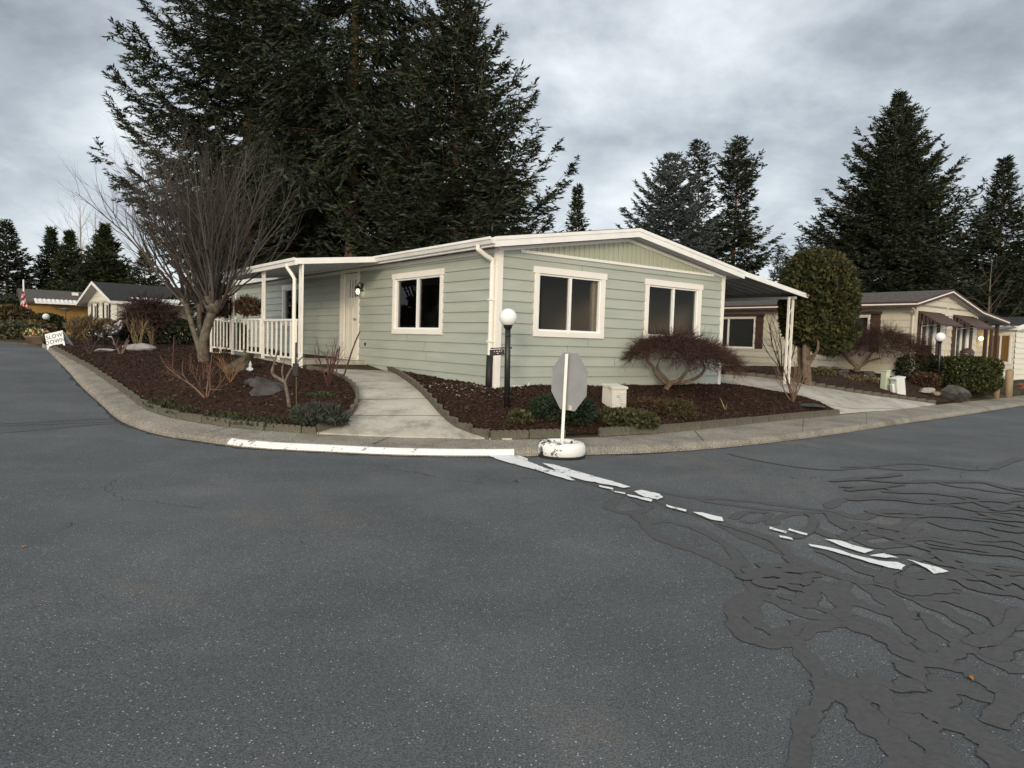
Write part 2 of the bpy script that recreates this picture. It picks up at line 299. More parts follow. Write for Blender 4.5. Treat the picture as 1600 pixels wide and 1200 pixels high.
def quads_obj(name, V, mat, parent=None):                # V: (m,4,3) loose quads (leaves, needles)
    V = np.asarray(V, np.float32); m = len(V); me = bpy.data.meshes.new(name)
    me.vertices.add(m * 4); me.vertices.foreach_set('co', V.ravel()); me.loops.add(m * 4)
    me.loops.foreach_set('vertex_index', np.arange(m * 4, dtype=np.int32)); me.polygons.add(m)
    me.polygons.foreach_set('loop_start', np.arange(0, m * 4, 4, dtype=np.int32)); me.polygons.foreach_set('loop_total', np.full(m, 4, np.int32))
    me.update(calc_edges=True); me.materials.append(mat)
    o = bpy.data.objects.new(name, me); COL.objects.link(o)
    if parent: o.parent = parent
    return o
def tag(o, label, cat, group=None, kind=None):
    o['label'] = label
    if cat: o['category'] = cat
    if group: o['group'] = group
    if kind: o['kind'] = kind
    return o
def thing(name, label, cat, loc=(0, 0, 0), rz=0, group=None):
    o = bpy.data.objects.new(name, None); COL.objects.link(o); o.location = [float(q) for q in loc]; o.rotation_euler = (0, 0, rz); o.empty_display_size = .2
    return tag(o, label, cat, group)
def struct(o, kind='structure'): o['kind'] = kind; return o
def dup(root, loc, rz=None, label=None):
    r = root.copy(); COL.objects.link(r); r.location = [float(q) for q in loc]
    if rz is not None: r.rotation_euler = (0, 0, rz)
    if label: r['label'] = label
    for ch in list(root.children):
        c = ch.copy(); COL.objects.link(c); c.parent = r
        for g in list(ch.children):
            d = g.copy(); COL.objects.link(d); d.parent = c
    return r
def inside(poly, x, y):
    r = np.zeros(x.shape, bool); n = len(poly)
    for i in range(n):
        x0, y0 = poly[i][:2]; x1, y1 = poly[(i + 1) % n][:2]
        if y0 == y1: continue
        c = ((y0 > y) != (y1 > y)) & (x < (x1 - x0) * (y - y0) / (y1 - y0) + x0); r ^= c
    return r
def resample(pts, step):
    pts = [np.array(p[:2], float) for p in pts]; out = []
    for a, b in zip(pts[:-1], pts[1:]):
        n = max(1, int(np.linalg.norm(b - a) / step)); out += [a + (b - a) * i / n for i in range(n)]
    return out + [pts[-1]]
def smooth_line(pts, it=2):
    pts = [np.array(p, float) for p in pts]
    for _ in range(it):
        q = [pts[0]]
        for a, b in zip(pts[:-1], pts[1:]): q += [a * .75 + b * .25, a * .25 + b * .75]
        pts = q + [pts[-1]]
    return pts
def sheet(name, outline, surf, off, step, mats, noise=0, seed=0, grid_box=None, skirt=0, jitter=.3):
    ol = resample(list(outline) + [outline[0]], step * 2)[:-1]; P = np.array(ol); rng = np.random.default_rng(seed)
    x0, y0 = P.min(0); x1, y1 = P.max(0)
    if grid_box: x0, y0, x1, y1 = max(x0, grid_box[0]), max(y0, grid_box[1]), min(x1, grid_box[2]), min(y1, grid_box[3])
    gx, gy = np.meshgrid(np.arange(x0 + step / 2, x1, step), np.arange(y0 + step / 2, y1, step)); gx = gx.ravel(); gy = gy.ravel()
    gx = gx + rng.uniform(-jitter, jitter, gx.size) * step; gy = gy + rng.uniform(-jitter, jitter, gy.size) * step
    ok = inside(ol, gx, gy); gx, gy = gx[ok], gy[ok]
    vs = [Vector(p) for p in P] + [Vector((a, b)) for a, b in zip(gx, gy)]
    r = delaunay_2d_cdt(vs, [], [list(range(len(P)))], 1, 1e-5)
    V = np.array([tuple(p) for p in r[0]]); Z = surf(V[:, 0], V[:, 1]) + off
    if noise:
        Z = Z + rng.uniform(-1, 1, len(Z)) * noise
        bnd = np.zeros(len(Z), bool); bnd[:len(P)] = True; Z[:len(P)] = surf(V[:len(P), 0], V[:len(P), 1]) + off
    mb = MB(); mb.add(np.column_stack([V, Z]), [tuple(f) for f in r[2]])
    if skirt:
        n = len(P); zz = surf(P[:, 0], P[:, 1]) + off
        mb.add([(p[0], p[1], z) for p, z in zip(P, zz)] + [(p[0], p[1], z - skirt) for p, z in zip(P, zz)], [(i, (i + 1) % n, n + (i + 1) % n, n + i) for i in range(n)])
    o = mb.build(name, mats)
    bm = bmesh.new(); bm.from_mesh(o.data); bmesh.ops.recalc_face_normals(bm, faces=[f for f in bm.faces if False]); 
    for f in bm.faces:
        if f.normal.z < -.3: f.normal_flip()
    bm.to_mesh(o.data); bm.free(); return o
# ------------------------------------------------------------------ the setting: road, kerb, walk, yards
KF = smooth_line([p[:2] for p in FOOT], 1); KB = smooth_line([p[:2] for p in BACK], 1)
EXT = (KF[-1] - KF[-2]) / np.linalg.norm(KF[-1] - KF[-2])
road_ol = [(-70, 31.0)] + [tuple(p[:2]) for p in LEFT_END] + [tuple(p + (KB[i] - p) * .3) for i, p in enumerate(KF)] + [tuple(KF[-1] + EXT * 45), (75, -14), (-75, -14)]
road = sheet('road', road_ol, zr, 0, .9, ASPH, grid_box=(-40, -10, 40, 34)); struct(road)
# kerb and walk: rolled profile from the gutter up to the back of the walk
def loft(name, A, B, prof, mat):
    mb = MB(); rows = []
    for a, b in zip(A, B):
        L = np.linalg.norm(b - a); rows.append([(*(a + (b - a) * min(1, (d if d >= 0 else L + d) / L)), zr(*(a + (b - a) * min(1, (d if d >= 0 else L + d) / L))) + h) for d, h in prof])
    k = len(prof); vs = [p for r in rows for p in r]
    mb.add(vs, [(i * k + j, (i + 1) * k + j, (i + 1) * k + j + 1, i * k + j + 1) for i in range(len(rows) - 1) for j in range(k - 1)])
    o = mb.build(name, mat, smooth=False); bm = bmesh.new(); bm.from_mesh(o.data)
    for f in bm.faces:
        if f.normal.z < 0: f.normal_flip()
    bm.to_mesh(o.data); bm.free(); return o
def dens(L):
    out = []
    for a, b in zip(L[:-1], L[1:]): out += [a + (b - a) * t for t in np.arange(4) / 4]
    return out + [L[-1]]
KFd, KBd = dens(KF), dens(KB)
walk = loft('sidewalk', KFd, KBd, [(0, -.05), (.005, .035), (.06, .075), (.12, .095), (.17, .103), (-.001, KERB_UP)], AGG); struct(walk)
# joints of the walk: dark thin strips laid 4 mm proud
mb = MB(); acc = 0
for i in range(1, len(KFd) - 1):
    acc += np.linalg.norm(KFd[i] - KFd[i - 1])
    if acc > 2.4 and 15 < i < 200:
        acc = 0; a = KFd[i]; b = KBd[i]; t = (KFd[i + 1] - a); t /= np.linalg.norm(t); L = np.linalg.norm(b - a); d = (b - a) / L
        p = [a + d * .18 - t * .007, a + d * .18 + t * .007, a + d * (L - .03) + t * .007, a + d * (L - .03) - t * .007]
        mb.add([(*q, zr(*q) + .107 + (KERB_UP - .103) * min(1, np.linalg.norm(q - a) / L)) for q in p], [(0, 1, 2, 3)])
struct(mb.build('sidewalk_joint', SEALEDGE))
# asphalt seam / dirt line where road meets gutter
mb = MB(); rng = np.random.default_rng(3)
w0 = .03
for a, b, c, d in zip(KFd[:-1], KFd[1:], KBd[:-1], KBd[1:]):
    n0 = (a - c) / np.linalg.norm(a - c); n1 = (b - d) / np.linalg.norm(b - d); w1 = .03 + .10 * rng.random() ** 3
    mb.add([(*p, zr(*p) + .004) for p in (a + n0 * w0, a - n0 * .04, b - n1 * .04, b + n1 * w1)], [(0, 1, 2, 3)]); w0 = w1
struct(mb.build('road_edge', SEALEDGE))
# painted length of kerb
i0 = min(range(len(KFd)), key=lambda i: abs(KFd[i][0] - survey(360, 694, zr)[0])); i1 = min(range(len(KFd)), key=lambda i: abs(KFd[i][0] - survey(803, 712, zr)[0]))
struct(loft('painted_kerb', [KFd[i] + (KFd[i] - KBd[i]) / np.linalg.norm(KFd[i] - KBd[i]) * .006 for i in range(i0, i1 + 1)], KBd[i0:i1 + 1], [(0, .020), (.006, .045), (.058, .082), (.086, .091)], chipped_mat('kerb_paint', under=(.16, .15, .13), lo=.395, scale=16)))
# yard ground
gol = [tuple(p) for p in KB] + [tuple(KB[-1] + EXT * 45), (260, 60), (260, 320), (-260, 320), (-260, 40), (-70, 31.2)] + [tuple(p[:2]) for p in LEFT_END] + [tuple(KF[0])]
ground = sheet('ground', gol, zy, 0, .8, SOIL, grid_box=(-45, 8, 45, 66), seed=2, skirt=.5); struct(ground)
# beds, path, drive (picture outlines surveyed onto the terrain)
def gl(pts, surf=zy): return [tuple(survey(u, v, surf)[:2]) for u, v in pts]
def house_xy(lx, ly): p = P0 + D2 * lx + D1 * ly; return (p[0], p[1])
PATH_L = smooth_line(gl([(495, 678), (530, 667), (552, 648), (560, 628), (556, 613), (545, 602), (528, 592), (505, 584), (480, 580)]), 2)
PATH_R = smooth_line(gl([(590, 574), (614, 582), (640, 600), (668, 625), (690, 650), (714, 672), (765, 687)]), 2)
DRV_L = gl([(1313, 648), (1280, 632), (1248, 623), (1180, 608), (1127, 601)]); DRV_R = gl([(1462, 632), (1420, 626), (1300, 609), (1252, 600), (1128, 586)])
BKi = [p[:2] for p in BACK]
ins = [np.array(b) + (np.array(b) - np.array(a)) / np.linalg.norm(np.array(b) - np.array(a)) * .03 for a, b in zip([p[:2] for p in FOOT], BKi)]
left_ol = [tuple(p) for p in ins[0:10]] + [tuple(p) for p in PATH_L] + [house_xy(-1.95, 3.7), house_xy(-2.1, 10.4), house_xy(-.02, 10.6), house_xy(-.02, 17.8), house_xy(-3.0, 24), (-18.5, 33.0), (-20.5, 30.0)]
right_ol = [tuple(p) for p in PATH_R[::-1]][:1] + [tuple(p) for p in ins[14:18]] + [tuple(p) for p in DRV_L] + [house_xy(6.2, .3), house_xy(6.1, .03), house_xy(.03, .03), house_xy(.03, 4.6)] + [tuple(p) for p in PATH_R]
def mulch_h(x, y): return zy(x, y) + .018 * np.sin(x * 1.7 + y) * np.sin(y * 2.1) + .012 * np.sin(x * 4.1) * np.sin(y * 3.7)
bedL = sheet('mulch_bed', left_ol, mulch_h, .05, .085, MULCH, noise=.016, seed=4); struct(bedL)
bedR = sheet('mulch_bed', right_ol, mulch_h, .05, .065, MULCH, noise=.014, seed=5); struct(bedR)
nb_ol = [tuple(p) for p in DRV_R] + [house_xy(8.9, 16), house_xy(16.9, 16)] + [tuple((C2 + D2 * x - D1 * .0)[:2]) for x in (.1, 5.6)] + gl([(1560, 612), (1530, 622), (1490, 629)])
bedN = sheet('mulch_bed', nb_ol, mulch_h, .045, .16, M('neighbour_mulch', (.022, .012, .009), (.060, .036, .024), 14, .95, .9, 40, .1), noise=.02, seed=6); struct(bedN)
path_ol = [tuple(p) for p in PATH_L] + [house_xy(-1.9, 3.75), house_xy(-.03, 3.9), house_xy(-.03, 4.5)] + [tuple(p) for p in PATH_R] + [tuple(p[:2]) for p in BACK[13:9:-1]]
path = sheet('path', path_ol, zy, .022, .22, CONC, seed=7, skirt=.15); struct(path)
drv_ol = [tuple(p) for p in DRV_L] + [house_xy(6.2, 16), house_xy(8.9, 16)] + [tuple(p) for p in DRV_R[::-1]] + [tuple(BACK[20][:2]), tuple(BACK[19][:2]), tuple(BACK[18][:2])]
drive = sheet('driveway', drv_ol, zy, .02, .3, DRIVE, seed=8, skirt=.15); struct(drive)
# bark chips lying on the beds, uncountable
def scatter_chips(name, ol, n, seed, off=.058, size=(.02, .055)):
    rng = np.random.default_rng(seed); P = np.array(ol); x0, y0 = P.min(0); x1, y1 = P.max(0)
    x = rng.uniform(x0, x1, n * 3); y = rng.uniform(y0, y1, n * 3)
    ok = inside(ol, x, y); x, y = x[ok][:n], y[ok][:n]; z = mulch_h(x, y) + off + rng.uniform(-.005, .012, len(x)); k = len(x)
    a = rng.uniform(0, 6.28, k); tl = rng.normal(0, .35, k); L = rng.uniform(*size, k); W = L * rng.uniform(.25, .5, k)
    d = np.stack([np.cos(a) * np.cos(tl), np.sin(a) * np.cos(tl), np.sin(tl)], 1) * L[:, None]; s = np.stack([-np.sin(a), np.cos(a), rng.normal(0, .4, k)], 1) * W[:, None]
    c = np.stack([x, y, z], 1); V = np.stack([c - d * .5 - s * .4, c + d * .4 - s * .5, c + d * .5 + s * .4, c - d * .4 + s * .5], 1)
    return struct(quads_obj(name, V, CHIP), 'stuff')
scatter_chips('bark_chips', left_ol, 26000, 11, size=(.025, .07)); scatter_chips('bark_chips', right_ol, 15000, 12); scatter_chips('bark_chips', nb_ol, 5000, 13, .06, (.03, .07))
# moss and weed turf creeping along the left bed's edge
rng = np.random.default_rng(21); Vq = []
for k in range(3200):
    t = rng.random(); i = 5 + t * 4; j = int(i); a = ins[j] + (ins[min(j + 1, 9)] - ins[j]) * (i - j); nrm = ins[j] - np.array(FOOT[j][:2]); nrm /= np.linalg.norm(nrm)
    if math.sin(t * 23) + math.sin(t * 9.1 + 1) + rng.normal(0, .5) < .1: continue
    p = a + nrm * abs(rng.normal(.12, .12)) + rng.normal(0, .03, 2); z = zys(*p) + .055; an = rng.uniform(0, 6.28); h = rng.uniform(.02, .055)
    d = np.array([math.cos(an), math.sin(an)]) * .012; Vq.append([(p[0] - d[0], p[1] - d[1], z), (p[0] + d[0], p[1] + d[1], z), (p[0] + d[0] * .3 + rng.normal(0, .015), p[1] + d[1] * .3, z + h), (p[0] - d[0] * .3, p[1] - d[1] * .3, z + h)])
struct(quads_obj('moss_grass', Vq, LEAF('moss_blade', (.022, .028, .012), (.04, .046, .018), (.06, .06, .028))), 'stuff')
# cracks of the path and the drive (thin dark joints)
mb = MB()
def strip(pts, wd, surf, off, mb=mb):
    pts = [np.array(p[:2], float) for p in pts]; L = []
    for i, p in enumerate(pts):
        d = pts[min(i + 1, len(pts) - 1)] - pts[max(i - 1, 0)]; d /= np.linalg.norm(d); n = np.array([-d[1], d[0]]) * wd / 2; L += [p - n, p + n]
    A = np.array(L); z = surf(A[:, 0], A[:, 1]) + off
    mb.add(np.column_stack([A, z]), [(2 * i, 2 * i + 1, 2 * i + 3, 2 * i + 2) for i in range(len(pts) - 1)])
for l in ([(562, 627), (668, 625)], [(548, 652), (694, 652)], [(545, 600), (632, 596)]):
    strip(resample(gl(l), .3), .014, zy, .0265)
for l in ([(1248, 626), (1330, 640), (1400, 640)], [(1180, 609), (1256, 604)]): strip(resample(gl(l), .3), .015, zy, .0245)
struct(mb.build('concrete_joint', JOINT))

# crack sealant: wandering ribbons of tar on the right-hand lane, each a hair above the last
def z7(pts): return [survey(900 + a * .4375, 650 + b * .4375, zr)[:2] for a, b in pts]
SEALS = [(.15, [(0, 222), (60, 245), (150, 262), (200, 275), (290, 300), (420, 345), (520, 385), (600, 430), (700, 470), (800, 520), (900, 560), (1000, 580)]),
 (.11, [(170, 275), (140, 300), (110, 325), (150, 345), (210, 350), (265, 325), (240, 318), (220, 300)]),
 (.13, [(215, 350), (245, 385), (280, 425), (360, 460), (450, 490), (530, 520), (590, 560), (640, 600), (660, 640)]),
 (.10, [(265, 385), (300, 370), (360, 385), (430, 400), (500, 435), (560, 480), (600, 540)]), (.12, [(290, 270), (400, 290), (500, 295), (620, 305), (740, 320), (850, 335), (930, 340), (1010, 370)]),
 (.09, [(440, 295), (480, 310), (560, 320), (680, 335), (800, 345), (900, 345)]), (.09, [(560, 370), (600, 340), (660, 345), (700, 350), (640, 385), (590, 375)]), (.10, [(690, 390), (720, 365), (770, 350), (820, 350)]),
 (.12, [(900, 330), (920, 310), (980, 290), (1060, 285), (1150, 290), (1250, 310), (1400, 330), (1600, 370)]), (.12, [(1010, 370), (1060, 350), (1120, 335), (1200, 350), (1190, 380), (1100, 420), (1000, 440)]),
 (.13, [(660, 620), (610, 650), (570, 680), (560, 710), (590, 760), (630, 810), (710, 820), (770, 795), (830, 770), (900, 740), (960, 735)]), (.10, [(650, 640), (620, 690), (640, 740), (690, 770), (750, 780), (800, 750), (780, 730)]),
 (.12, [(650, 640), (720, 665), (800, 700), (860, 725), (940, 720)]), (.08, [(720, 640), (800, 660), (870, 690), (950, 710)]), (.13, [(850, 600), (830, 650), (810, 685)]),
 (.14, [(870, 590), (930, 640), (960, 690), (950, 720), (1050, 740), (1120, 780), (1180, 840), (1230, 880)]), (.13, [(960, 590), (940, 640), (1000, 670), (1100, 700), (1170, 720)]),
 (.14, [(900, 560), (1000, 590), (1080, 630), (1140, 680), (1170, 720), (1200, 760), (1260, 810), (1240, 840), (1180, 830)]), (.12, [(1170, 720), (1230, 700), (1300, 760), (1380, 820), (1480, 870), (1600, 920)]),
 (.09, [(780, 790), (810, 850), (850, 900), (880, 960), (890, 1000), (870, 1040), (840, 1060), (810, 1120), (800, 1200)]), (.19, [(880, 930), (940, 970), (1000, 1030), (1060, 1090), (1120, 1150), (1170, 1200)]),
 (.17, [(1000, 940), (1060, 980), (1110, 1030), (1180, 1080), (1240, 1140), (1300, 1200)]), (.12, [(1010, 940), (1080, 945), (1140, 975), (1200, 960), (1260, 960), (1340, 1010), (1230, 1030), (1140, 1030)]),
 (.15, [(1180, 880), (1220, 940), (1300, 950), (1400, 985), (1500, 1020), (1600, 1060)]), (.15, [(960, 735), (1050, 770), (1130, 810), (1200, 860), (1300, 890), (1400, 905), (1500, 960), (1600, 1030)]),
 (.17, [(1140, 1030), (1250, 1050), (1350, 1090), (1450, 1150), (1520, 1200)]), (.14, [(1490, 1110), (1520, 1050), (1600, 1010)]), (.13, [(1290, 870), (1350, 850), (1390, 828)]), (.14, [(1480, 870), (1540, 830), (1600, 800)]),
 (.16, [(1000, 590), (1100, 600), (1200, 640), (1300, 690), (1400, 740), (1500, 790), (1600, 830)]), (.07, [(545, 135), (600, 150), (700, 170), (800, 185), (900, 195), (1000, 190), (1100, 175), (1200, 170), (1300, 180), (1400, 195), (1480, 195)]),
 (.08, [(950, 185), (1010, 181), (1090, 188), (1170, 196), (1260, 190)]), (.14, [(1490, 190), (1540, 165), (1600, 150)]), (.13, [(870, 480), (960, 520), (1040, 560), (1140, 585), (1260, 570), (1420, 560), (1600, 565)]),
 (.12, [(760, 500), (790, 545), (860, 580)]), (.11, [(520, 385), (560, 400), (640, 420), (720, 450), (760, 500)]), (.10, [(1060, 385), (1050, 410), (1090, 435), (1160, 425), (1230, 400)]),
 (.14, [(1000, 440), (1060, 470), (1160, 460), (1220, 435), (1330, 450), (1460, 480), (1600, 500)]), (.13, [(1010, 380), (1000, 410), (960, 440), (900, 430), (850, 400)]), (.20, [(1100, 590), (1240, 600), (1380, 640), (1500, 690), (1600, 720)]),
 (.22, [(1180, 640), (1300, 640), (1440, 690), (1600, 770)]), (.12, [(1400, 820), (1470, 800), (1530, 770), (1600, 690)]), (.14, [(900, 345), (960, 400), (1000, 410), (1060, 400)]),
 (.10, [(1080, 600), (1110, 560), (1180, 520), (1280, 500)]), (.09, [(830, 350), (860, 380), (820, 420), (780, 440)])]
rng = np.random.default_rng(31)
for k in range(20):                                    # long streaks across the right lane
    a0 = rng.uniform(960, 1300); b0 = rng.uniform(215, 560); sl_ = (b0 - 190) * .0006 * 620 / 400
    n = 6; b1 = b0 + (rng.uniform(20, 90)) * (b0 / 350); wv = rng.normal(0, 6 + b0 * .012, n)
    SEALS.append((rng.uniform(.05, .13), [(a0 + (1640 - a0) * i / (n - 1), b0 + (b1 - b0) * i / (n - 1) + wv[i]) for i in range(n)]))
for cx_, cy_, hx, hy, n_ in ((735, 575, 140, 45, 5), (1055, 243, 150, 32, 4), (1540, 365, 90, 50, 3), (1250, 610, 150, 30, 3)):
    for k in range(n_):                                # patches scrubbed over with several passes
        yy = cy_ - hy + 2 * hy * (k + .5) / n_; SEALS.append((.13 if cy_ > 500 else .11, [(cx_ - hx * math.sqrt(max(.1, 1 - ((yy - cy_) / hy) ** 2)) * rng.uniform(.7, 1.1), yy + rng.normal(0, hy * .12)), (cx_ - hx * .3, yy + rng.normal(0, hy * .25)), (cx_ + hx * .35, yy + rng.normal(0, hy * .25)), (cx_ + hx * math.sqrt(max(.1, 1 - ((yy - cy_) / hy) ** 2)) * rng.uniform(.7, 1.1), yy + rng.normal(0, hy * .2))]))
mbs = MB(); zk = .0030
for wd, pts in SEALS:
    if pts[-1][1] == 1200: pts = pts + [(pts[-1][0] + 1.4 * (pts[-1][0] - pts[-2][0]), 1350)]
    wd *= .86; q = smooth_line([np.array(p) for p in z7(pts)], 3); q = resample(q, .07); n = len(q); L = []
    ph = rng.uniform(0, 6.28, 3); zk += .00011
    for i, p in enumerate(q):
        d = q[min(i + 1, n - 1)] - q[max(i - 1, 0)]; d = d / (np.linalg.norm(d) + 1e-9); nn = np.array([-d[1], d[0]])
        w_ = wd / 2 * (1 + .22 * math.sin(i * .31 + ph[0]) + .15 * math.sin(i * .83 + ph[1]) + rng.normal(0, .05)); e = min(i, n - 1 - i)
        if e < 4: w_ *= (.35 + .16 * e)
        ed = .0045
        L += [p - nn * (w_ + ed), p - nn * w_, p + nn * w_, p + nn * (w_ + ed)]
    A = np.array(L); zz = zr(A[:, 0], A[:, 1]) + zk; b = len(mbs.v)
    base = [(4 * i + j, 4 * i + j + 1, 4 * i + j + 5, 4 * i + j + 4) for i in range(n - 1) for j in (0, 1, 2)]
    mbs.v += [tuple(r) for r in np.column_stack([A, zz])]; mbs.f += [tuple(b + t for t in f) for f in base]; 
    for i in range(n - 1): mbs.m += [1 if math.sin(i * .13 + ph[0]) + .6 * math.sin(i * .41 + ph[2]) > .45 else 0, 0, 1 if math.sin(i * .11 + ph[1]) + .6 * math.sin(i * .37 + ph[0]) > .45 else 0]
seal = mbs.build('road_sealant', [SEAL, SEALEDGE]); struct(seal)
bm = bmesh.new(); bm.from_mesh(seal.data)
for f in bm.faces:
    if f.normal.z < 0: f.normal_flip()
bm.to_mesh(seal.data); bm.free()
# a long tar line across the left lane
mb2 = MB()
for l, wd in (([(-60, 668), (40, 664), (120, 661), (196, 659)], .05), ([(-40, 680), (60, 672), (140, 664), (198, 661)], .05), ([(180, 655), (140, 656), (60, 660), (-60, 664)], .03)):
    q = resample(smooth_line([np.array(survey(u, v, zr)[:2]) for u, v in l], 2), .12); q = [p + rng.normal(0, .01, 2) for p in q]
    strip(q, wd, zr, .004, mb2)
struct(mb2.build('road_sealant', SEAL))
# painted line worn through by the tar
z6 = lambda pts: [(700 + a * .25, 480 + b * .25) for a, b in pts]; zz7 = lambda pts: [(900 + a * .4375, 650 + b * .4375) for a, b in pts]
MARKS = [z6([(260, 935), (320, 928), (450, 935), (490, 950), (500, 970), (540, 985), (600, 1010), (690, 1035), (790, 1087), (770, 1090), (650, 1055), (500, 1010), (330, 965)]),
         z6([(585, 980), (660, 990), (760, 1020), (900, 1060), (1040, 1100), (1140, 1130), (1100, 1137), (1000, 1117), (850, 1092), (720, 1052), (650, 1012)]),
         zz7([(205, 275), (230, 268), (300, 283), (312, 296), (290, 304), (240, 293)]), zz7([(180, 284), (270, 302), (268, 311), (185, 291)]), zz7([(80, 251), (130, 262), (130, 268), (85, 258)]), zz7([(130, 271), (175, 280), (172, 284), (135, 276)]),
         zz7([(318, 321), (395, 341), (390, 348), (320, 329)]), zz7([(415, 348), (450, 350), (520, 367), (526, 383), (480, 375)]), zz7([(688, 401), (752, 419), (747, 425), (690, 408)]), zz7([(757, 407), (829, 427), (822, 433), (760, 414)]),
         zz7([(722, 433), (770, 441), (770, 448), (730, 439)]), zz7([(835, 464), (900, 474), (1000, 504), (1080, 525), (1150, 529), (1174, 540), (1160, 556), (1120, 549), (1020, 521), (920, 491), (840, 471)]),
         zz7([(885, 445), (940, 450), (985, 467), (1062, 485), (1030, 496), (960, 476)]), zz7([(1050, 505), (1100, 498), (1150, 512), (1100, 513)]), zz7([(1180, 517), (1290, 547), (1329, 562), (1278, 571), (1256, 554)])]
mbp = MB(); from mathutils.geometry import tessellate_polygon
for m in MARKS:
    q = resample([survey(u, v, zr)[:2] for u, v in m + m[:1]], .05)[:-1]; q = [p + rng.normal(0, .006, 2) for p in q]
    A = np.array(q); vs = np.column_stack([A, zr(A[:, 0], A[:, 1]) + zk + .004]); mbp.add(vs, [tuple(t) for t in tessellate_polygon([[Vector(p) for p in vs]])])
pm = mbp.build('road_marking', PAINT); struct(pm); bm = bmesh.new(); bm.from_mesh(pm.data)
for f in bm.faces:
    if f.normal.z < 0: f.normal_flip()
bm.to_mesh(pm.data); bm.free()

# pale gravel spilt near the house corner
gv = gl([(650, 607), (720, 603), (775, 609), (830, 612), (800, 630), (720, 628)]); rng = np.random.default_rng(77); P = np.array(gv); V = []
for k in range(420):
    x, y = rng.uniform(P.min(0), P.max(0))
    if not inside(gv, np.array([x]), np.array([y]))[0]: continue
    s = rng.uniform(.008, .022); z = mulch_h(np.array([x]), np.array([y]))[0] + .068; a = rng.uniform(0, 6.28); c, sn = math.cos(a) * s, math.sin(a) * s
    t_ = rng.uniform(.3, .9) * s; V.append([(x + c, y + sn, z + t_ * .3), (x - sn, y + c, z + t_), (x - c, y - sn, z + t_ * .4), (x + sn, y - c, z - t_ * .3)])
struct(quads_obj('gravel', V, LEAF('gravel_stone', (.10, .085, .07), (.25, .22, .18), (.45, .42, .38))), 'stuff')

# scalloped concrete edging blocks, one object each
def edging_mesh(L=.56, n=6, h=.13, t=.055):
    mb = MB(); top = []
    for i in range(n):
        for j in range(5): a = math.pi * (1 - j / 4) if True else 0; top.append((-L / 2 + L * (i + .5 + .5 * math.cos(a)) / n, h - .028 + .028 * math.sin(a)))
    poly = [(-L / 2, 0, -.06), ] + [(x, 0, z) for x, z in top] + [(L / 2, 0, -.06)]
    mb.prism([(x, -t / 2, z) for x, _, z in poly][::-1], (0, t, 0))
    return mb
proto = edging_mesh().build('edging_block', EDGE)
short = edging_mesh(.28, 3).build('edging_block', EDGE)
used = {}
def edging(line, mesh_o, step, label, group, surf=zy, off=0.0, skip=()):
    q = resample(line, .02); acc = 0; st = q[0]; k = 0
    for p in q[1:]:
        if np.linalg.norm(p - st) >= step:
            c = (p + st) / 2; a = math.atan2(p[1] - st[1], p[0] - st[0]); st = p; k += 1
            if k in skip: continue
            if mesh_o.name not in used: o = mesh_o; used[mesh_o.name] = 1
            else: o = mesh_o.copy(); COL.objects.link(o)
            o.location = (c[0], c[1], float(surf(np.array([c[0]]), np.array([c[1]]))[0]) + off); o.rotation_euler = (0, 0, a + random.uniform(-.03, .03)); tag(o, label, 'edging block', group)
    r = np.linalg.norm(q[-1] - st)
    if r > .16:
        c = (q[-1] + st) / 2; o = short.copy(); COL.objects.link(o); o.location = (c[0], c[1], float(surf(np.array([c[0]]), np.array([c[1]]))[0]) + off); o.rotation_euler = (0, 0, math.atan2(*(q[-1] - st)[::-1])); o.scale = (r / .285, 1, 1); tag(o, label, 'edging block', group)
random.seed(5)
def insl(i0, i1): return smooth_line(ins[i0:i1], 1)
edging(smooth_line(list(ins[0:10]) + [np.array(PATH_L[0])], 1), proto, .565, 'grey scalloped concrete edging block bordering the left mulch bed along the sidewalk', 'edging blocks of the left bed by the sidewalk', off=-.03)
edging(PATH_L, short, .285, 'short scalloped edging block curving round the left bed beside the concrete path', 'edging blocks on the left side of the path', off=-.01)
edging(PATH_R[::-1], short, .285, 'short scalloped edging block curving round the right bed beside the concrete path', 'edging blocks on the right side of the path', off=-.01)
edging(smooth_line([PATH_R[-1]] + list(ins[14:18]) + [np.array(DRV_L[0])], 1), proto, .565, 'grey scalloped concrete edging block between the front sidewalk and the maple bed', 'edging blocks of the front bed by the sidewalk', skip=(3,), off=-.01)
edging(DRV_R, short, .285, 'small scalloped edging block between the driveway and the neighbouring mulch bed', 'edging blocks of the neighbouring bed by the driveway', off=-.02)
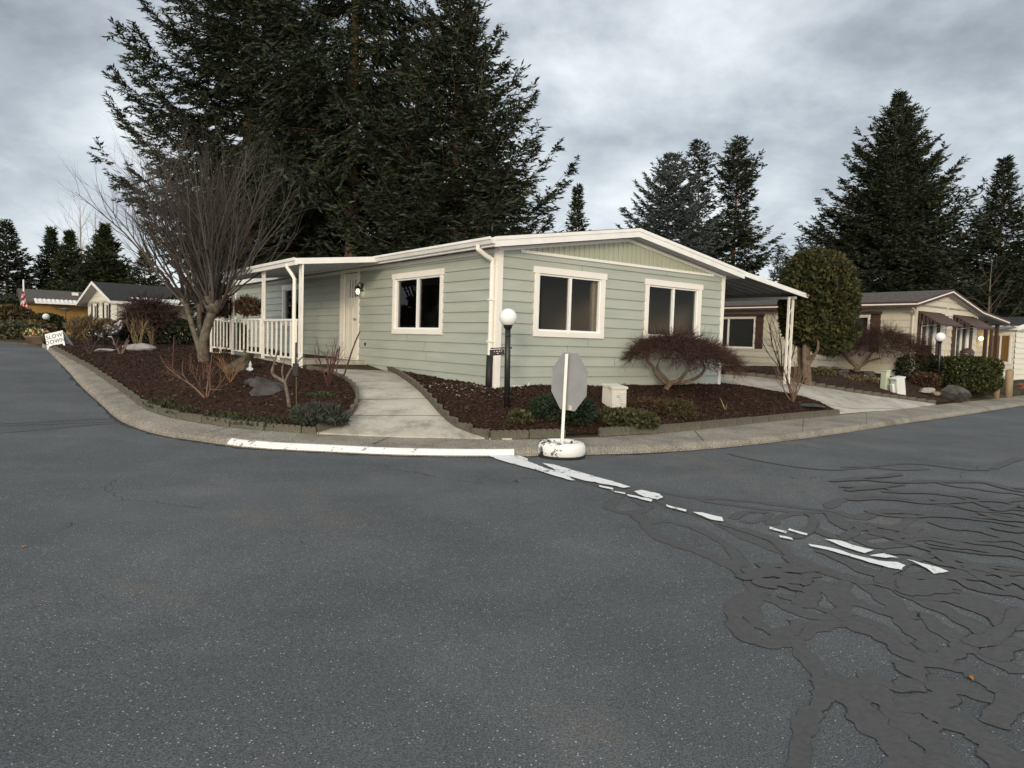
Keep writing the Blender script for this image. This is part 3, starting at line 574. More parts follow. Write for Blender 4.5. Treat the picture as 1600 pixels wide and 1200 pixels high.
#@@HOUSES
# ------------------------------------------------------------------ houses
X_, Y_, Z_ = Vector((1, 0, 0)), Vector((0, 1, 0)), Vector((0, 0, 1))
def pl(o, d, n, s, z, off): return Vector(o) + d * s + n * off + Z_ * z
def obox(mb, o, d, n, s0, s1, z0, z1, n0, n1, mi=0):
    vs = [pl(o, d, n, s, z, q) for z in (z0, z1) for s, q in ((s0, n0), (s1, n0), (s1, n1), (s0, n1))]
    mb.add(vs, [(3, 2, 1, 0), (4, 5, 6, 7), (0, 1, 5, 4), (1, 2, 6, 5), (2, 3, 7, 6), (3, 0, 4, 7)], mi)
def siding(mb, o, d, n, L, z0, z1, row, lip, holes=(), lim=None, seams=0, rng=None):
    k = 0; za = z0
    while za < z1 - .005:
        zb = min(za + row, z1); zc = sorted({za, zb} | {z for h in holes for z in h[2:] if za + .004 < z < zb - .004})
        off = lambda z, za=za: .004 + lip * (1 - (z - za) / row)
        for qa, qb in zip(zc[:-1], zc[1:]):
            iv = [(0, L)]; zm = (qa + qb) / 2
            for h in holes:
                if h[2] < zm < h[3]: iv = [t for a, b in iv for t in ((a, min(b, h[0])), (max(a, h[1]), b)) if t[1] - t[0] > .005]
            for a, b in iv:
                a0, b0, a1, b1 = a, b, a, b
                if lim:
                    la, lb = lim(qa), lim(qb); a0, b0 = max(a, la[0]), min(b, la[1]); a1, b1 = max(a, lb[0]), min(b, lb[1])
                    if b0 <= a0: continue
                    if b1 < a1: a1 = b1 = (a1 + b1) / 2
                cuts = [0.0, 1.0]
                if seams and rng is not None and b - a > 2.5 and rng.random() < .5: c = rng.uniform(.2, .8); g = .003 / (b - a); cuts = [0, c - g, c + g, 1]
                for ca, cb in zip(cuts[::2], cuts[1::2]) if len(cuts) == 4 else ((0, 1),):
                    vs = [pl(o, d, n, a0 + (b0 - a0) * ca, qa, off(qa)), pl(o, d, n, a0 + (b0 - a0) * cb, qa, off(qa)), pl(o, d, n, a1 + (b1 - a1) * cb, qb, off(qb)), pl(o, d, n, a1 + (b1 - a1) * ca, qb, off(qb))]
                    mb.add(vs, [(0, 1, 2, 3)])
                if qa == za: mb.add([pl(o, d, n, a0, qa, off(qa)), pl(o, d, n, b0, qa, off(qa)), pl(o, d, n, b0, qa, -.02), pl(o, d, n, a0, qa, -.02)], [(3, 2, 1, 0)])
        za = zb; k += 1
def window(par, o, d, n, s0, s1, z0, z1, tw=.10, mull=(.5,), trim=TRIM, sash=SASH, glass=None, blind=None, header=.03, depth=.042, sw=.032):
    mb = MB()                                          # s0..z1 are the outer edges of the trim
    obox(mb, o, d, n, s0 - header, s1 + header, z1 - tw * 1.15, z1, -.01, depth + .006); obox(mb, o, d, n, s0, s1, z0, z0 + tw, -.01, depth + .003)
    obox(mb, o, d, n, s0, s0 + tw, z0 + tw, z1 - tw * 1.15, -.01, depth); obox(mb, o, d, n, s1 - tw, s1, z0 + tw, z1 - tw * 1.15, -.01, depth)
    win = mb.build('window', trim, par, bevel=.004)
    a, b, c, e = s0 + tw, s1 - tw, z0 + tw, z1 - tw * 1.15
    m2 = MB(); obox(m2, o, d, n, a, b, e - sw, e, -.07, .012); obox(m2, o, d, n, a, b, c, c + sw, -.07, .012)
    obox(m2, o, d, n, a, a + sw, c + sw, e - sw, -.07, .011); obox(m2, o, d, n, b - sw, b, c + sw, e - sw, -.07, .011)
    for m in mull: q = a + (b - a) * m; obox(m2, o, d, n, q - sw * .8, q + sw * .8, c + sw, e - sw, -.06, .013)
    m2.build('sash', sash, win)
    m3 = MB(); m3.add([pl(o, d, n, a, c, -.035), pl(o, d, n, b, c, -.035), pl(o, d, n, b, e, -.035), pl(o, d, n, a, e, -.035)], [(0, 1, 2, 3) if Vector(d).cross(Z_).dot(n) > 0 else (3, 2, 1, 0)]); m3.build('pane', glass or GLASS, win)
    if blind:
        m4 = MB(); k = int((e - c) / .05)
        for i in range(k): z = c + (e - c) * i / k; m4.add([pl(o, d, n, a, z, -.12), pl(o, d, n, b, z, -.12), pl(o, d, n, b, z + (e - c) / k * .98, -.10), pl(o, d, n, a, z + (e - c) / k * .98, -.10)], [(0, 1, 2, 3)])
        m4.build('blind', blind, win)
    return win
def roof_prism(par, xs, y0, y1, tk, mat_top, mat_side, name='roof'):   # xs: (x, top z) along the section
    mb = MB(); n = len(xs); poly = [(x, z) for x, z in xs] + [(x, z - tk) for x, z in xs[::-1]]
    vs = [(x, y0, z) for x, z in poly] + [(x, y1, z) for x, z in poly]; m = len(poly)
    for i in range(m):
        j = (i + 1) % m; mi = 0 if i < n - 1 else (2 if n <= i < m - 1 else 1); mb.add([vs[i], vs[j], vs[m + j], vs[m + i]], [(0, 1, 2, 3)], mi)
    for i in range(n - 1):
        k = m - 1 - i
        for yo, rv in ((0, 1), (m, 0)): mb.add([vs[yo + i], vs[yo + i + 1], vs[yo + k - 1], vs[yo + k]], [(0, 1, 2, 3)] if rv else [(3, 2, 1, 0)], 1)
    return mb.build(name, [mat_top, mat_side, SOFFIT], par)
def slope_boards(mb, xs, y, t, up, down, mi=0):        # fascia boards following the roof section, in front of y
    for (xa, za), (xb, zb) in zip(xs[:-1], xs[1:]): mb.prism([(xa, y, za - down), (xb, y, zb - down), (xb, y, zb + up), (xa, y, za + up)], (0, -t, 0), mi)

# --- the sage green corner home
HW, HL, HZ = 6.09, 17.6, 2.38
home = thing('manufactured_home', 'sage green corner home with white trim, railed porch and attached carport', 'house', P0, YAW)
oL, dL, nL = Vector((0, 0, 0)), Y_, -X_                 # left long wall, s along +y
oF, dF, nF = Vector((0, 0, 0)), X_, -Y_                 # front gable wall
WF = [(.775, 2.484, .922, 2.145), (3.597, 5.33, .922, 2.145)]; WL = [(1.711, 3.71, .905, 2.146), (8.95, 10.45, 1.06, 2.2), (15.0, 16.8, 1.1, 2.18)]; DOOR = (5.42, 6.42, .30, 2.36)
ROWH, RZ0 = .1856, .025
rs = np.random.default_rng(8)
mb = MB(); shr = lambda h: (h[0] + .02, h[1] - .02, h[2] + .02, h[3] - .02)
siding(mb, oF, dF, nF, HW, RZ0 - ROWH, HZ, ROWH, .024, [shr(h) for h in WF], seams=1, rng=rs)
siding(mb, oL, dL, nL, HL, RZ0 - ROWH, HZ + .04, ROWH, .024, [shr(h) for h in WL] + [shr(DOOR)], seams=1, rng=rs)
siding(mb, Vector((HW, 0, 0)), Y_, X_, HL, RZ0 - ROWH, HZ + .04, ROWH, .017); siding(mb, Vector((0, HL, 0)), X_, Y_, HW, RZ0 - ROWH, HZ + .4, ROWH, .017)
mb.build('wall', SAGE, home)
m = MB()                                               # skirting board along the ground
obox(m, oF, dF, nF, .02, HW, -.35, .02, -.02, .004); obox(m, oL, dL, nL, .02, HL, -.35, .02, -.02, .004); m.build('skirting', M('skirting_paint', (.36, .37, .30), (.42, .44, .37), 3, .7), home)
rt = lambda x: 3.02 - .158 * abs(x - 3.045)             # roof top surface
mb = MB()                                              # gable panel: fine vertical ribs under the rake
nr = 92
for i in range(nr):
    xa = .2 + 5.7 * i / nr; xb = .2 + 5.7 * (i + 1) / nr; xm = (xa + xb) / 2; ya, yb = (-.012, -.03) if i % 2 else (-.03, -.012)
    zt = lambda x: max(2.381, rt(x) - .17)
    mb.add([(xa, ya, 2.38), (xb, ya, 2.38), (xb, ya, zt(xb)), (xa, ya, zt(xa))], [(0, 1, 2, 3)]); mb.add([(xb, ya, 2.38), (xb, yb, 2.38), (xb, yb, zt(xb)), (xb, ya, zt(xb))], [(0, 1, 2, 3)])
mb.build('gable_panel', GABLE, home)
mb = MB(); obox(mb, oF, dF, nF, .45, 5.7, 2.345, 2.395, -.01, .045); slope_boards(mb, [(-.02, rt(-.02) - .15), (3.045, rt(3.045) - .15), (HW + .03, rt(HW + .03) - .15)], -.004, .042, 0, .062)
obox(mb, oL, dL, nL, .08, HL, 2.30, 2.37, -.01, .035); mb.build('rake_trim', TRIM, home)
mb = MB(); obox(mb, oF, dF, nF, -.03, .085, -.12, 2.40, -.02, .036); obox(mb, oL, dL, nL, .0, .085, -.12, 2.40, -.02, .035); mb.build('corner_trim', TRIM, home, bevel=.004); mb = MB(); obox(mb, oF, dF, nF, HW - .07, HW + .03, -.12, 2.40, -.02, .036); mb.build('corner_trim', TRIM, home, bevel=.004)
XS = [(-.30, rt(-.30)), (3.045, rt(3.045)), (6.40, rt(6.40))]
roof_prism(home, XS, -.30, HL + .3, .14, ROOF, FASC)
mb = MB(); slope_boards(mb, XS, -.301, .022, -.045, .15); slope_boards(mb, XS, -.301, .034, .014, .045); mb.build('fascia', FASC, home)
mb = MB(); slope_boards(mb, [(x, z) for x, z in XS], -.29, .04, .024, -.012); mb.build('shingle_edge', ROOF, home)
mb = MB()                                              # gutter along the left eave: K profile
zt = rt(-.30) + .005; prof = [(-.302, zt), (-.302, zt - .105), (-.36, zt - .105), (-.385, zt - .05), (-.405, zt - .04), (-.405, zt), (-.395, zt), (-.395, zt - .03), (-.375, zt - .04), (-.355, zt - .09), (-.312, zt - .09), (-.312, zt)]
mb.prism([(x, -.33, z) for x, z in prof], (0, 4.25, 0)); gut = mb.build('gutter', FASC, home)
mb = MB()
for y in (.4, 1.3, 2.2, 3.1): mb.box(-.409, -.3, y - .012, y + .012, zt - .045, zt - .030)
mb.build('gutter_bracket', FASC, gut)
mb = MB(); mb.tube([(-.35, .10, zt - .10), (-.35, .10, zt - .16), (-.20, .08, 2.24), (-.075, .06, 2.18), (-.075, .06, 2.1), (-.075, .06, .53)], .042, 8); ds = mb.build('downspout', TRIM, home)
mb = MB(); mb.tube([(-.075, .06, .58), (-.08, .06, .2), (-.085, .055, -.06)], .058, 10); mb.build('drain_hose', BLKPL, ds, smooth=True)
mb = MB()
for z in (.8, 1.5): mb.box(-.122, -.02, .005, .115, z, z + .025)
mb.build('strap', TRIM, ds)
for h in WF: window(home, oF, dF, nF, *h)
for h in WL: window(home, oL, dL, nL, *h)
# door with its wide side trim
mb = MB(); obox(mb, oL, dL, nL, 5.36, 5.46, .30, 2.30, -.01, .035); obox(mb, oL, dL, nL, 6.18, 6.43, .30, 2.30, -.01, .03); obox(mb, oL, dL, nL, 5.36, 6.43, 2.30, 2.38, -.01, .04); obox(mb, oL, dL, nL, 5.36, 6.43, .24, .31, -.01, .08); mb.build('door_frame', DOORM, home, bevel=.004)
mb = MB(); a, b = 5.47, 6.17; PA = (5.60, 6.04, 1.72, 2.13)
obox(mb, oL, dL, nL, a, PA[0], .32, 2.29, -.05, -.01); obox(mb, oL, dL, nL, PA[1], b, .32, 2.29, -.05, -.01); obox(mb, oL, dL, nL, PA[0], PA[1], PA[3], 2.29, -.05, -.01); obox(mb, oL, dL, nL, PA[0], PA[1], 1.55, PA[2], -.05, -.01)
for q0, q1 in ((5.60, 5.79), (5.85, 6.04)): obox(mb, oL, dL, nL, q0, q1, .45, 1.5, -.05, -.028)
obox(mb, oL, dL, nL, PA[0], PA[1], .32, .45, -.05, -.01); obox(mb, oL, dL, nL, PA[0], PA[1], 1.5, 1.55, -.05, -.01); obox(mb, oL, dL, nL, 5.79, 5.85, .45, 1.5, -.05, -.01)
for q in (5.74, 5.885): obox(mb, oL, dL, nL, q, q + .018, PA[2], PA[3], -.04, -.012)
obox(mb, oL, dL, nL, PA[0], PA[1], 1.915, 1.933, -.04, -.011)
door = mb.build('door', DOORM, home)
mb = MB(); mb.add([pl(oL, dL, nL, PA[0], PA[2], -.045), pl(oL, dL, nL, PA[1], PA[2], -.045), pl(oL, dL, nL, PA[1], PA[3], -.045), pl(oL, dL, nL, PA[0], PA[3], -.045)], [(0, 1, 2, 3)]); mb.build('pane', DARKGL, door)
mb = MB(); mb.lathe([(.0, -.0), (.028, .0), (.028, .01), (.012, .02), (.012, .05), (.03, .06), (.032, .08), (.0, .095)], 10)
hd = mb.build('handle', GALV, door, True); hd.location = (.01, 5.54, 1.22); hd.rotation_euler = (0, -math.pi / 2, 0)
# wall lantern, lit
mb = MB(); c = Vector((-.13, 5.22, 1.86)); mb.box(-.03, 0, 5.17, 5.27, 1.84, 2.02); mb.tube([(-.02, 5.22, 2.0), (-.08, 5.22, 2.04), (-.13, 5.22, 2.0), (-.13, 5.22, 1.95)], .012, 6)
mb.lathe([(.0, .12), (.03, .10), (.085, .05), (.08, .04), (.0, .04)], 8, c); mb.lathe([(.0, -.14), (.05, -.13), (.05, -.115), (.0, -.115)], 8, c)
for k in range(6): a = k * math.pi / 3; mb.tube([(c.x + .052 * math.cos(a), c.y + .052 * math.sin(a), c.z - .12), (c.x + .07 * math.cos(a), c.y + .07 * math.sin(a), c.z + .045)], .006, 4)
wl = mb.build('wall_lantern', BLACK, home)
mb = MB(); mb.lathe([(.0, -.085), (.025, -.07), (.034, -.03), (.028, .01), (.012, .03), (.0, .035)], 12, c); mb.build('bulb', BULB, wl, True)
mb = MB(); mb.box(-.03, 0, 4.98, 5.04, .62, .69); mb.build('outlet', BLKPL, home)
# rooms behind the glass
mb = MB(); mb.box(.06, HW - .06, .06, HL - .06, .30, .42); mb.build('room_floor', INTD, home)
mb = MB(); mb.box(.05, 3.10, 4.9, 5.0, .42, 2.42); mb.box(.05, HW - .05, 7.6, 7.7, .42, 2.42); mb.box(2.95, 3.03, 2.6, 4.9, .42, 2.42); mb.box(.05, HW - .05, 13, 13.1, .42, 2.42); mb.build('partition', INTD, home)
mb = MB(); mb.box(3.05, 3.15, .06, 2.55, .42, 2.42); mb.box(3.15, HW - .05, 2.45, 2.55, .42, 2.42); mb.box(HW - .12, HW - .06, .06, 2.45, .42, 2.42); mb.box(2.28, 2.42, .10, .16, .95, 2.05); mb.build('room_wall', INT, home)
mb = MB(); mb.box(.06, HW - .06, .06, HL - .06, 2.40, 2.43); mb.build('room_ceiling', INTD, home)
# porch: slab, sloped cover, lattice posts, railing
mb = MB(); mb.box(-1.98, -.03, 4.9, 10.5, -.25, .285); mb.build('porch_floor', CONC, home)
mb = MB(); px0, px1, py0, py1 = -.26, -2.02, 3.88, 10.05; za, zb = 2.47, 2.275
mb.add([(px0, py0, za), (px1, py0, zb), (px1, py1, zb), (px0, py1, za), (px0, py0, za - .06), (px1, py0, zb - .06), (px1, py1, zb - .06), (px0, py1, za - .06)], [(0, 1, 2, 3), (7, 6, 5, 4), (0, 4, 5, 1), (2, 6, 7, 3), (3, 7, 4, 0), (1, 5, 6, 2)])
pr = mb.build('porch_roof', M('porch_cover', (.52, .56, .60), None, rough=.5), home)
mb = MB(); mb.prism([(px0 - .03, py0, za - .085), (px1 - .02, py0, zb - .085), (px1 - .02, py0, zb + .03), (px0 - .03, py0, za + .03)], (0, -.025, 0)); mb.box(px1 - .045, px1, py0 - .02, py1 + .02, zb - .10, zb + .032); mb.box(px1 - .075, px1 - .046, py0 - .02, py1 + .02, zb - .02, zb + .038)
mb.build('fascia', FASC, pr)
mb = MB()
for i in range(18): y = py0 + .2 + i * .34; mb.prism([(px0 - .1, y, za - .095), (px1 + .06, y, zb - .085), (px1 + .06, y, zb - .062), (px0 - .1, y, za - .062)], (0, .05, 0))
mb.build('cover_rib', SOFFIT, pr)
def lattice_post(x, y, z0, z1, along='y', gap=.13, tw=.034, scroll=1):
    d = Y_ if along == 'y' else X_; c = Vector((x, y, 0)); mb = MB()
    for s in (-1, 1): p = c + d * s * gap / 2; mb.box(p.x - tw / 2, p.x + tw / 2, p.y - tw / 2, p.y + tw / 2, z0, z1)
    mb.box(x - .05, x + .05, y - .05, y + .05, z0, z0 + .02)
    post = mb.build('post', TRIM, home); ms = MB()
    if scroll:
        n = 5; h = (z1 - z0 - .3) / n
        for i in range(n):
            zz = z0 + .15 + i * h; sg = 1 if i % 2 else -1
            pts = [c + d * sg * (gap / 2 - .02) * math.cos(t * math.pi) * (1 - .25 * math.sin(t * math.pi * 2)) + Z_ * (zz + h * t) for t in np.linspace(0, 1, 9)]; ms.tube(pts, .008, 4)
        ms.build('scroll', TRIM, post)
    return post
lattice_post(-1.90, 3.97, .05, zb - .05); lattice_post(-1.92, 6.2, .18, zb - .06); lattice_post(-1.92, 8.55, .2, zb - .06)
mb = MB(); mb.tube([(-2.06, 4.32, zb - .05), (-2.06, 4.32, zb - .12), (-2.0, 4.18, zb - .28), (-1.98, 4.12, zb - .36), (-1.98, 4.12, .1)], .036, 8); mb.build('downspout', TRIM, home)
def railing(y0, y1, zt0, zb0):
    x = -1.95; mb = MB(); mb.box(x - .03, x + .03, y0, y1, zt0, zt0 + .035); mb.box(x - .02, x + .02, y0, y1, zb0, zb0 + .035)
    k = int((y1 - y0) / .29)
    for i in range(k + 1): y = y0 + .02 + (y1 - y0 - .04) * i / k; mb.box(x - .012, x + .012, y - .026, y + .026, zb0 + .035, zt0)
    for y in (y0 + (y1 - y0) * .5, y1 - .03): mb.box(x - .02, x + .02, y - .025, y + .025, .1, zb0)
    mb.build('railing', TRIM, home)
railing(4.07, 6.11, 1.10, .34); railing(6.29, 8.46, 1.12, .37); railing(8.64, 10.45, 1.14, .40)
mb = MB(); mb.box(-1.98, -1.93, 10.42, 10.47, .2, 1.2); mb.build('post', TRIM, home)
# carport: ribbed metal roof on a lattice post
mb = MB(); cx0, cx1, cz0, cz1 = 6.30, 9.13, rt(6.40) - .035, 2.10; y = -.28; k = 0; ys = []
while y < 11: ys.append((y, [0, .028, .028, 0][k % 4])); y += [.05, .09, .05, .07][k % 4]; k += 1
V = [(x, yy, z + dz) for yy, dz in ys for x, z in ((cx0, cz0), (cx1, cz1))]
mb.add(V, [(2 * i, 2 * i + 1, 2 * i + 3, 2 * i + 2) for i in range(len(ys) - 1)]); cr = mb.build('carport_roof', CARPORT, home)
mb = MB(); slope_boards(mb, [(6.36, cz0 + .035), (cx1 + .03, cz1 + .03)], -.285, .03, .02, .085); mb.build('fascia', FASC, cr)
mb = MB(); mb.box(8.60, 8.68, -.2, 11, cz1 - .06, cz1 + .0); mb.build('beam', SOFFIT, cr)
lattice_post(8.60, -.1, -.02, cz1 - .02, 'x', .17, .045); lattice_post(8.60, 5.2, .0, cz1 - .02, 'x', .17, .045, 0)

# --- generic neighbour home
def neighbour(name, label, loc, rz, W, L, he, rx, rz_, side, front, sid, roofm, fasc, row=.23, stripe=None, holesF=(), holesL=(), holesR=(), group=None, thick=.16, xs=None):
    h = thing(name, label, 'house', loc, rz, group); mb = MB()
    sl_ = (rz_ - he) / max(rx, W - rx); rt_ = lambda x: rz_ - sl_ * abs(x - rx)
    under = lambda x: rt_(x) - thick + .01
    siding(mb, (0, 0, 0), X_, -Y_, W, -.2, under(0), row, .028, holesF); siding(mb, (0, 0, 0), X_, -Y_, W, -.2 + row * math.ceil((under(0) + .2) / row - 1), under(rx), row, .028, [x for x in ()], lim=lambda z: (0, W) if z <= under(0) else (max(0, rx - (under(rx) - z) / sl_), min(W, rx + (under(rx) - z) / sl_)))
    siding(mb, (0, 0, 0), Y_, -X_, L, -.2, under(0), row, .028, holesL); siding(mb, (W, 0, 0), Y_, X_, L, -.2, under(W), row, .016, holesR); siding(mb, (0, L, 0), X_, Y_, W, -.2, under(0), row, .016)
    mb.build('wall', sid, h)
    XS = xs or [(-side, rt_(-side)), (rx, rz_), (W + side, rt_(W + side))]
    roof_prism(h, XS, -front, L + .3, thick, roofm, fasc)
    mb = MB(); slope_boards(mb, XS, -front - .001, .03, .015, thick + .01); mb.box(-side - .03, -side - .001, -front - .02, L + .3, XS[0][1] - thick - .01, XS[0][1] + .015); f = mb.build('fascia', fasc, h)
    if stripe:
        mb = MB(); slope_boards(mb, XS, -front - .032, .006, -.055, .095); mb.box(-side - .036, -side - .031, -front - .03, L + .3, XS[0][1] - .095, XS[0][1] - .055); mb.build('fascia_stripe', stripe, f)
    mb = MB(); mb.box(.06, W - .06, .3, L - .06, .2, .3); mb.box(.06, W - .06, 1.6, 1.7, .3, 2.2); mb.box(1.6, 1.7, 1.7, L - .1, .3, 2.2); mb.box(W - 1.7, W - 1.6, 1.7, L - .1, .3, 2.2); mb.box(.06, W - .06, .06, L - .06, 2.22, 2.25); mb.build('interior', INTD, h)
    return h
# beige home with brown trim, beyond the driveway
FR = [(.05, 1.30, .62, 2.14), (2.75, 3.95, .62, 2.14)]; LRw = [(1.45, 2.75, .95, 2.1), (5.9, 8.2, .8, 2.08)]
nbh = neighbour('manufactured_home', 'beige home with dark brown trim, window awnings and shutters beyond the driveway', C2, YAW, 4.94, 15, 2.44, 2.1, 3.0, .5, .22, BEIGE, ROOFBR, BROWN, .235, TRIM, [(.42, 1.5, .62, 2.02), (3.12, 4.2, .62, 2.02)], [tuple(h) for h in LRw], xs=[(-.5, 2.47), (2.1, 3.02), (4.75, 2.44), (7.35, 2.18)])
for a, b in ((.40, 1.52), (3.10, 4.22)):
    window(nbh, (0, 0, 0), X_, -Y_, a, b, .60, 2.04, .05, (.5,), blind=BLIND)
    for qa, qb in ((a - .30, a - .03), (b + .03, b + .27)): mb = MB(); obox(mb, (0, 0, 0), X_, -Y_, qa, qb, .55, 2.12, -.01, .05); mb.build('shutter', BROWN, nbh)
    mb = MB(); za, zb_, dp = 2.22, 1.80, .72                # awning: sloped top with louvred sides
    mb.add([(a - .32, -.03, za), (b + .30, -.03, za), (b + .30, -dp, zb_), (a - .32, -dp, zb_), (a - .32, -.03, za - .03), (b + .30, -.03, za - .03), (b + .30, -dp, zb_ - .03), (a - .32, -dp, zb_ - .03)], [(0, 1, 2, 3), (7, 6, 5, 4), (0, 4, 5, 1), (2, 6, 7, 3), (3, 7, 4, 0), (1, 5, 6, 2)])
    for i in range(6):
        t = (i + .5) / 6; ya = -.03 - (dp - .03) * t; zc_ = za + (zb_ - za) * t
        for sx_ in (a - .33, b + .30): mb.box(sx_, sx_ + .02, ya - .05, ya, zb_ - .0, zc_)
    mb.box(a - .33, b + .32, -dp - .02, -dp, zb_ - .06, zb_); mb.build('awning', BROWN, nbh)
    for q in (a, b): mb = MB(); mb.tube([(q, -.03, 1.72), (q, -dp + .05, zb_)], .012, 5); mb.build('awning_bracket', SASH, nbh)
for h in LRw: window(nbh, (0, 0, 0), Y_, -X_, *h, .055, (.55,), blind=GREYBLIND)
for y in (LRw[0][0] - .36, LRw[1][0] - .36):
    mb = MB()
    for k in range(3): obox(mb, (0, 0, 0), Y_, -X_, y + k * .115, y + k * .115 + .10, .82, 2.12, -.01, .045)
    for z in (1.0, 1.85): obox(mb, (0, 0, 0), Y_, -X_, y, y + .33, z, z + .09, .046, .065)
    mb.build('shutter', BROWN, nbh)
for h in LRw: mb = MB(); obox(mb, (0, 0, 0), Y_, -X_, h[0] - .4, h[1] + .05, h[3] + .02, h[3] + .1, -.01, .16); mb.build('window_hood', BROWN, nbh)
mb = MB(); mb.tube([(-.45, -.1, 2.28), (-.2, -.05, 2.18), (-.05, .05, 2.05), (-.05, .05, .1)], .035, 6); mb.build('downspout', BEIGE, nbh)
mb = MB(); mb.box(.9, 1.35, 3.0, 3.5, 2.8, 2.98); mb.build('roof_vent', BLKPL, nbh)
mb = MB(); obox(mb, (0, 0, 0), X_, -Y_, 2.27, 2.33, 0, 2.8, .0, .045); mb.build('wall_seam', BEIGE, nbh); mb = MB(); obox(mb, (0, 0, 0), X_, -Y_, -.02, .08, -.1, 2.3, -.02, .045); mb.build('corner_trim', BEIGE, nbh)
for x, y in ((7.15, .1), (7.15, 4.5), (6.1, .1)): mb = MB(); mb.box(x - .055, x + .055, y - .055, y + .055, -.15, 2.12); mb.build('porch_post', BROWN, nbh)
# grey home further right with a lit porch
C3 = at(1583, 577, 31.5); C3[2] = zys(C3[0], C3[1])
far = neighbour('manufactured_home', 'pale home with dark roof and lit porch at the right edge', C3, YAW, 6, 12, 2.42, 3.0, 2.95, .2, .15, BEIGEW, ROOF, FASC, .235, None, [], [(.12, 1.0, .7, 2.1), (3.4, 4.6, .9, 2.1)])
mb = MB(); ys = []; y = -.1; k = 0
while y < 9: ys.append((y, .05 * (k % 2))); y += .14; k += 1
mb.add([(x, yy, z + dz) for yy, dz in ys for x, z in ((-.15, 2.36), (-2.6, 2.14))], [(2 * i, 2 * i + 1, 2 * i + 3, 2 * i + 2) for i in range(len(ys) - 1)]); mb.build('porch_roof', M('porch_sheet', (.12, .12, .12), None, rough=.6), far)
for y in (.1, 3.2): mb = MB(); mb.box(-2.5, -2.4, y - .05, y + .05, -.1, 2.16); mb.build('porch_post', BROWN, far)
for h in [(.12, 1.0, .7, 2.1), (3.4, 4.6, .9, 2.1)]: window(far, (0, 0, 0), Y_, -X_, *h, .08, (.5,), blind=emis('lit_room', (.30, .17, .06), .5))
mb = MB(); mb.lathe([(0, -.09), (.07, -.06), (.095, 0), (.07, .06), (0, .09)], 12, (-.35, 1.22, 1.82)); mb.build('porch_light', BULB2, far, True)

# --- left of the road: white gabled home and ochre home
Wo = at(138, 523, 47.5); Wo[2] = zys(Wo[0], Wo[1]) + .03
wh = neighbour('manufactured_home', 'cream gabled home with dark shutters and black roof left of the bare tree', Wo, math.atan2(-5.5, 5.03), 7.4, 14, 2.30, 3.7, 3.36, .75, .55, BEIGEW, ROOF, FASC, .30, None, [(1.5, 2.5, .75, 2.0), (4.5, 5.5, .75, 2.0)])
for a, b in ((1.5, 2.5), (4.5, 5.5)):
    window(wh, (0, 0, 0), X_, -Y_, a, b, .72, 2.03, .07, ())
    for qa, qb in ((a - .42, a - .05), (b + .05, b + .42)): mb = MB(); obox(mb, (0, 0, 0), X_, -Y_, qa, qb, .7, 2.05, -.01, .05); mb.build('shutter', BLKPL, wh)
mb = MB(); obox(mb, (0, 0, 0), X_, -Y_, 3.45, 3.52, 0, 3.0, 0, .035); mb.build('wall_seam', BEIGEW, wh)
mb = MB(); yy = 0.6; ys = []; k = 0                      # ribbed cover over the side carport
while yy < 13: ys.append((yy, .05 * (k % 2))); yy += .13; k += 1
mb.add([(x, y_, z + dz) for y_, dz in ys for x, z in ((7.7, 2.34), (10.6, 2.02))], [(2 * i, 2 * i + 1, 2 * i + 3, 2 * i + 2) for i in range(len(ys) - 1)]); mb.box(10.6, 10.65, .6, 13, 1.92, 2.06); mb.build('carport_roof', FASC, wh)
for y in (.8, 3.4, 6, 8.6): mb = MB(); mb.box(10.45, 10.55, y - .05, y + .05, -.1, 1.95); mb.build('carport_post', TRIM, wh)
Oo = at(45, 524, 50) + D1 * 6.5; Oo[2] = zys(Oo[0], Oo[1])
och = neighbour('manufactured_home', 'ochre yellow home with brown roof and white metal awning at the far left', Oo, math.atan2(-D1[1], -D1[0]), 6.5, 14, 2.35, 3.2, 3.25, .4, .5, OCHRE, ROOFBR, BROWN, .28)
mb = MB(); yy = .3; ys = []; k = 0
while yy < 13: ys.append((yy, .05 * (k % 2))); yy += .13; k += 1
mb.add([(x, y_, z + dz) for y_, dz in ys for x, z in ((6.6, 2.45), (7.9, 2.2))], [(2 * i, 2 * i + 1, 2 * i + 3, 2 * i + 2) for i in range(len(ys) - 1)]); mb.box(7.9, 7.95, .3, 13, 2.10, 2.24); mb.build('awning', FASC, och)
mb = MB(); mb.box(4.2, 4.6, 2.8, 3.2, 2.9, 3.12); mb.build('roof_vent', FASC, och)
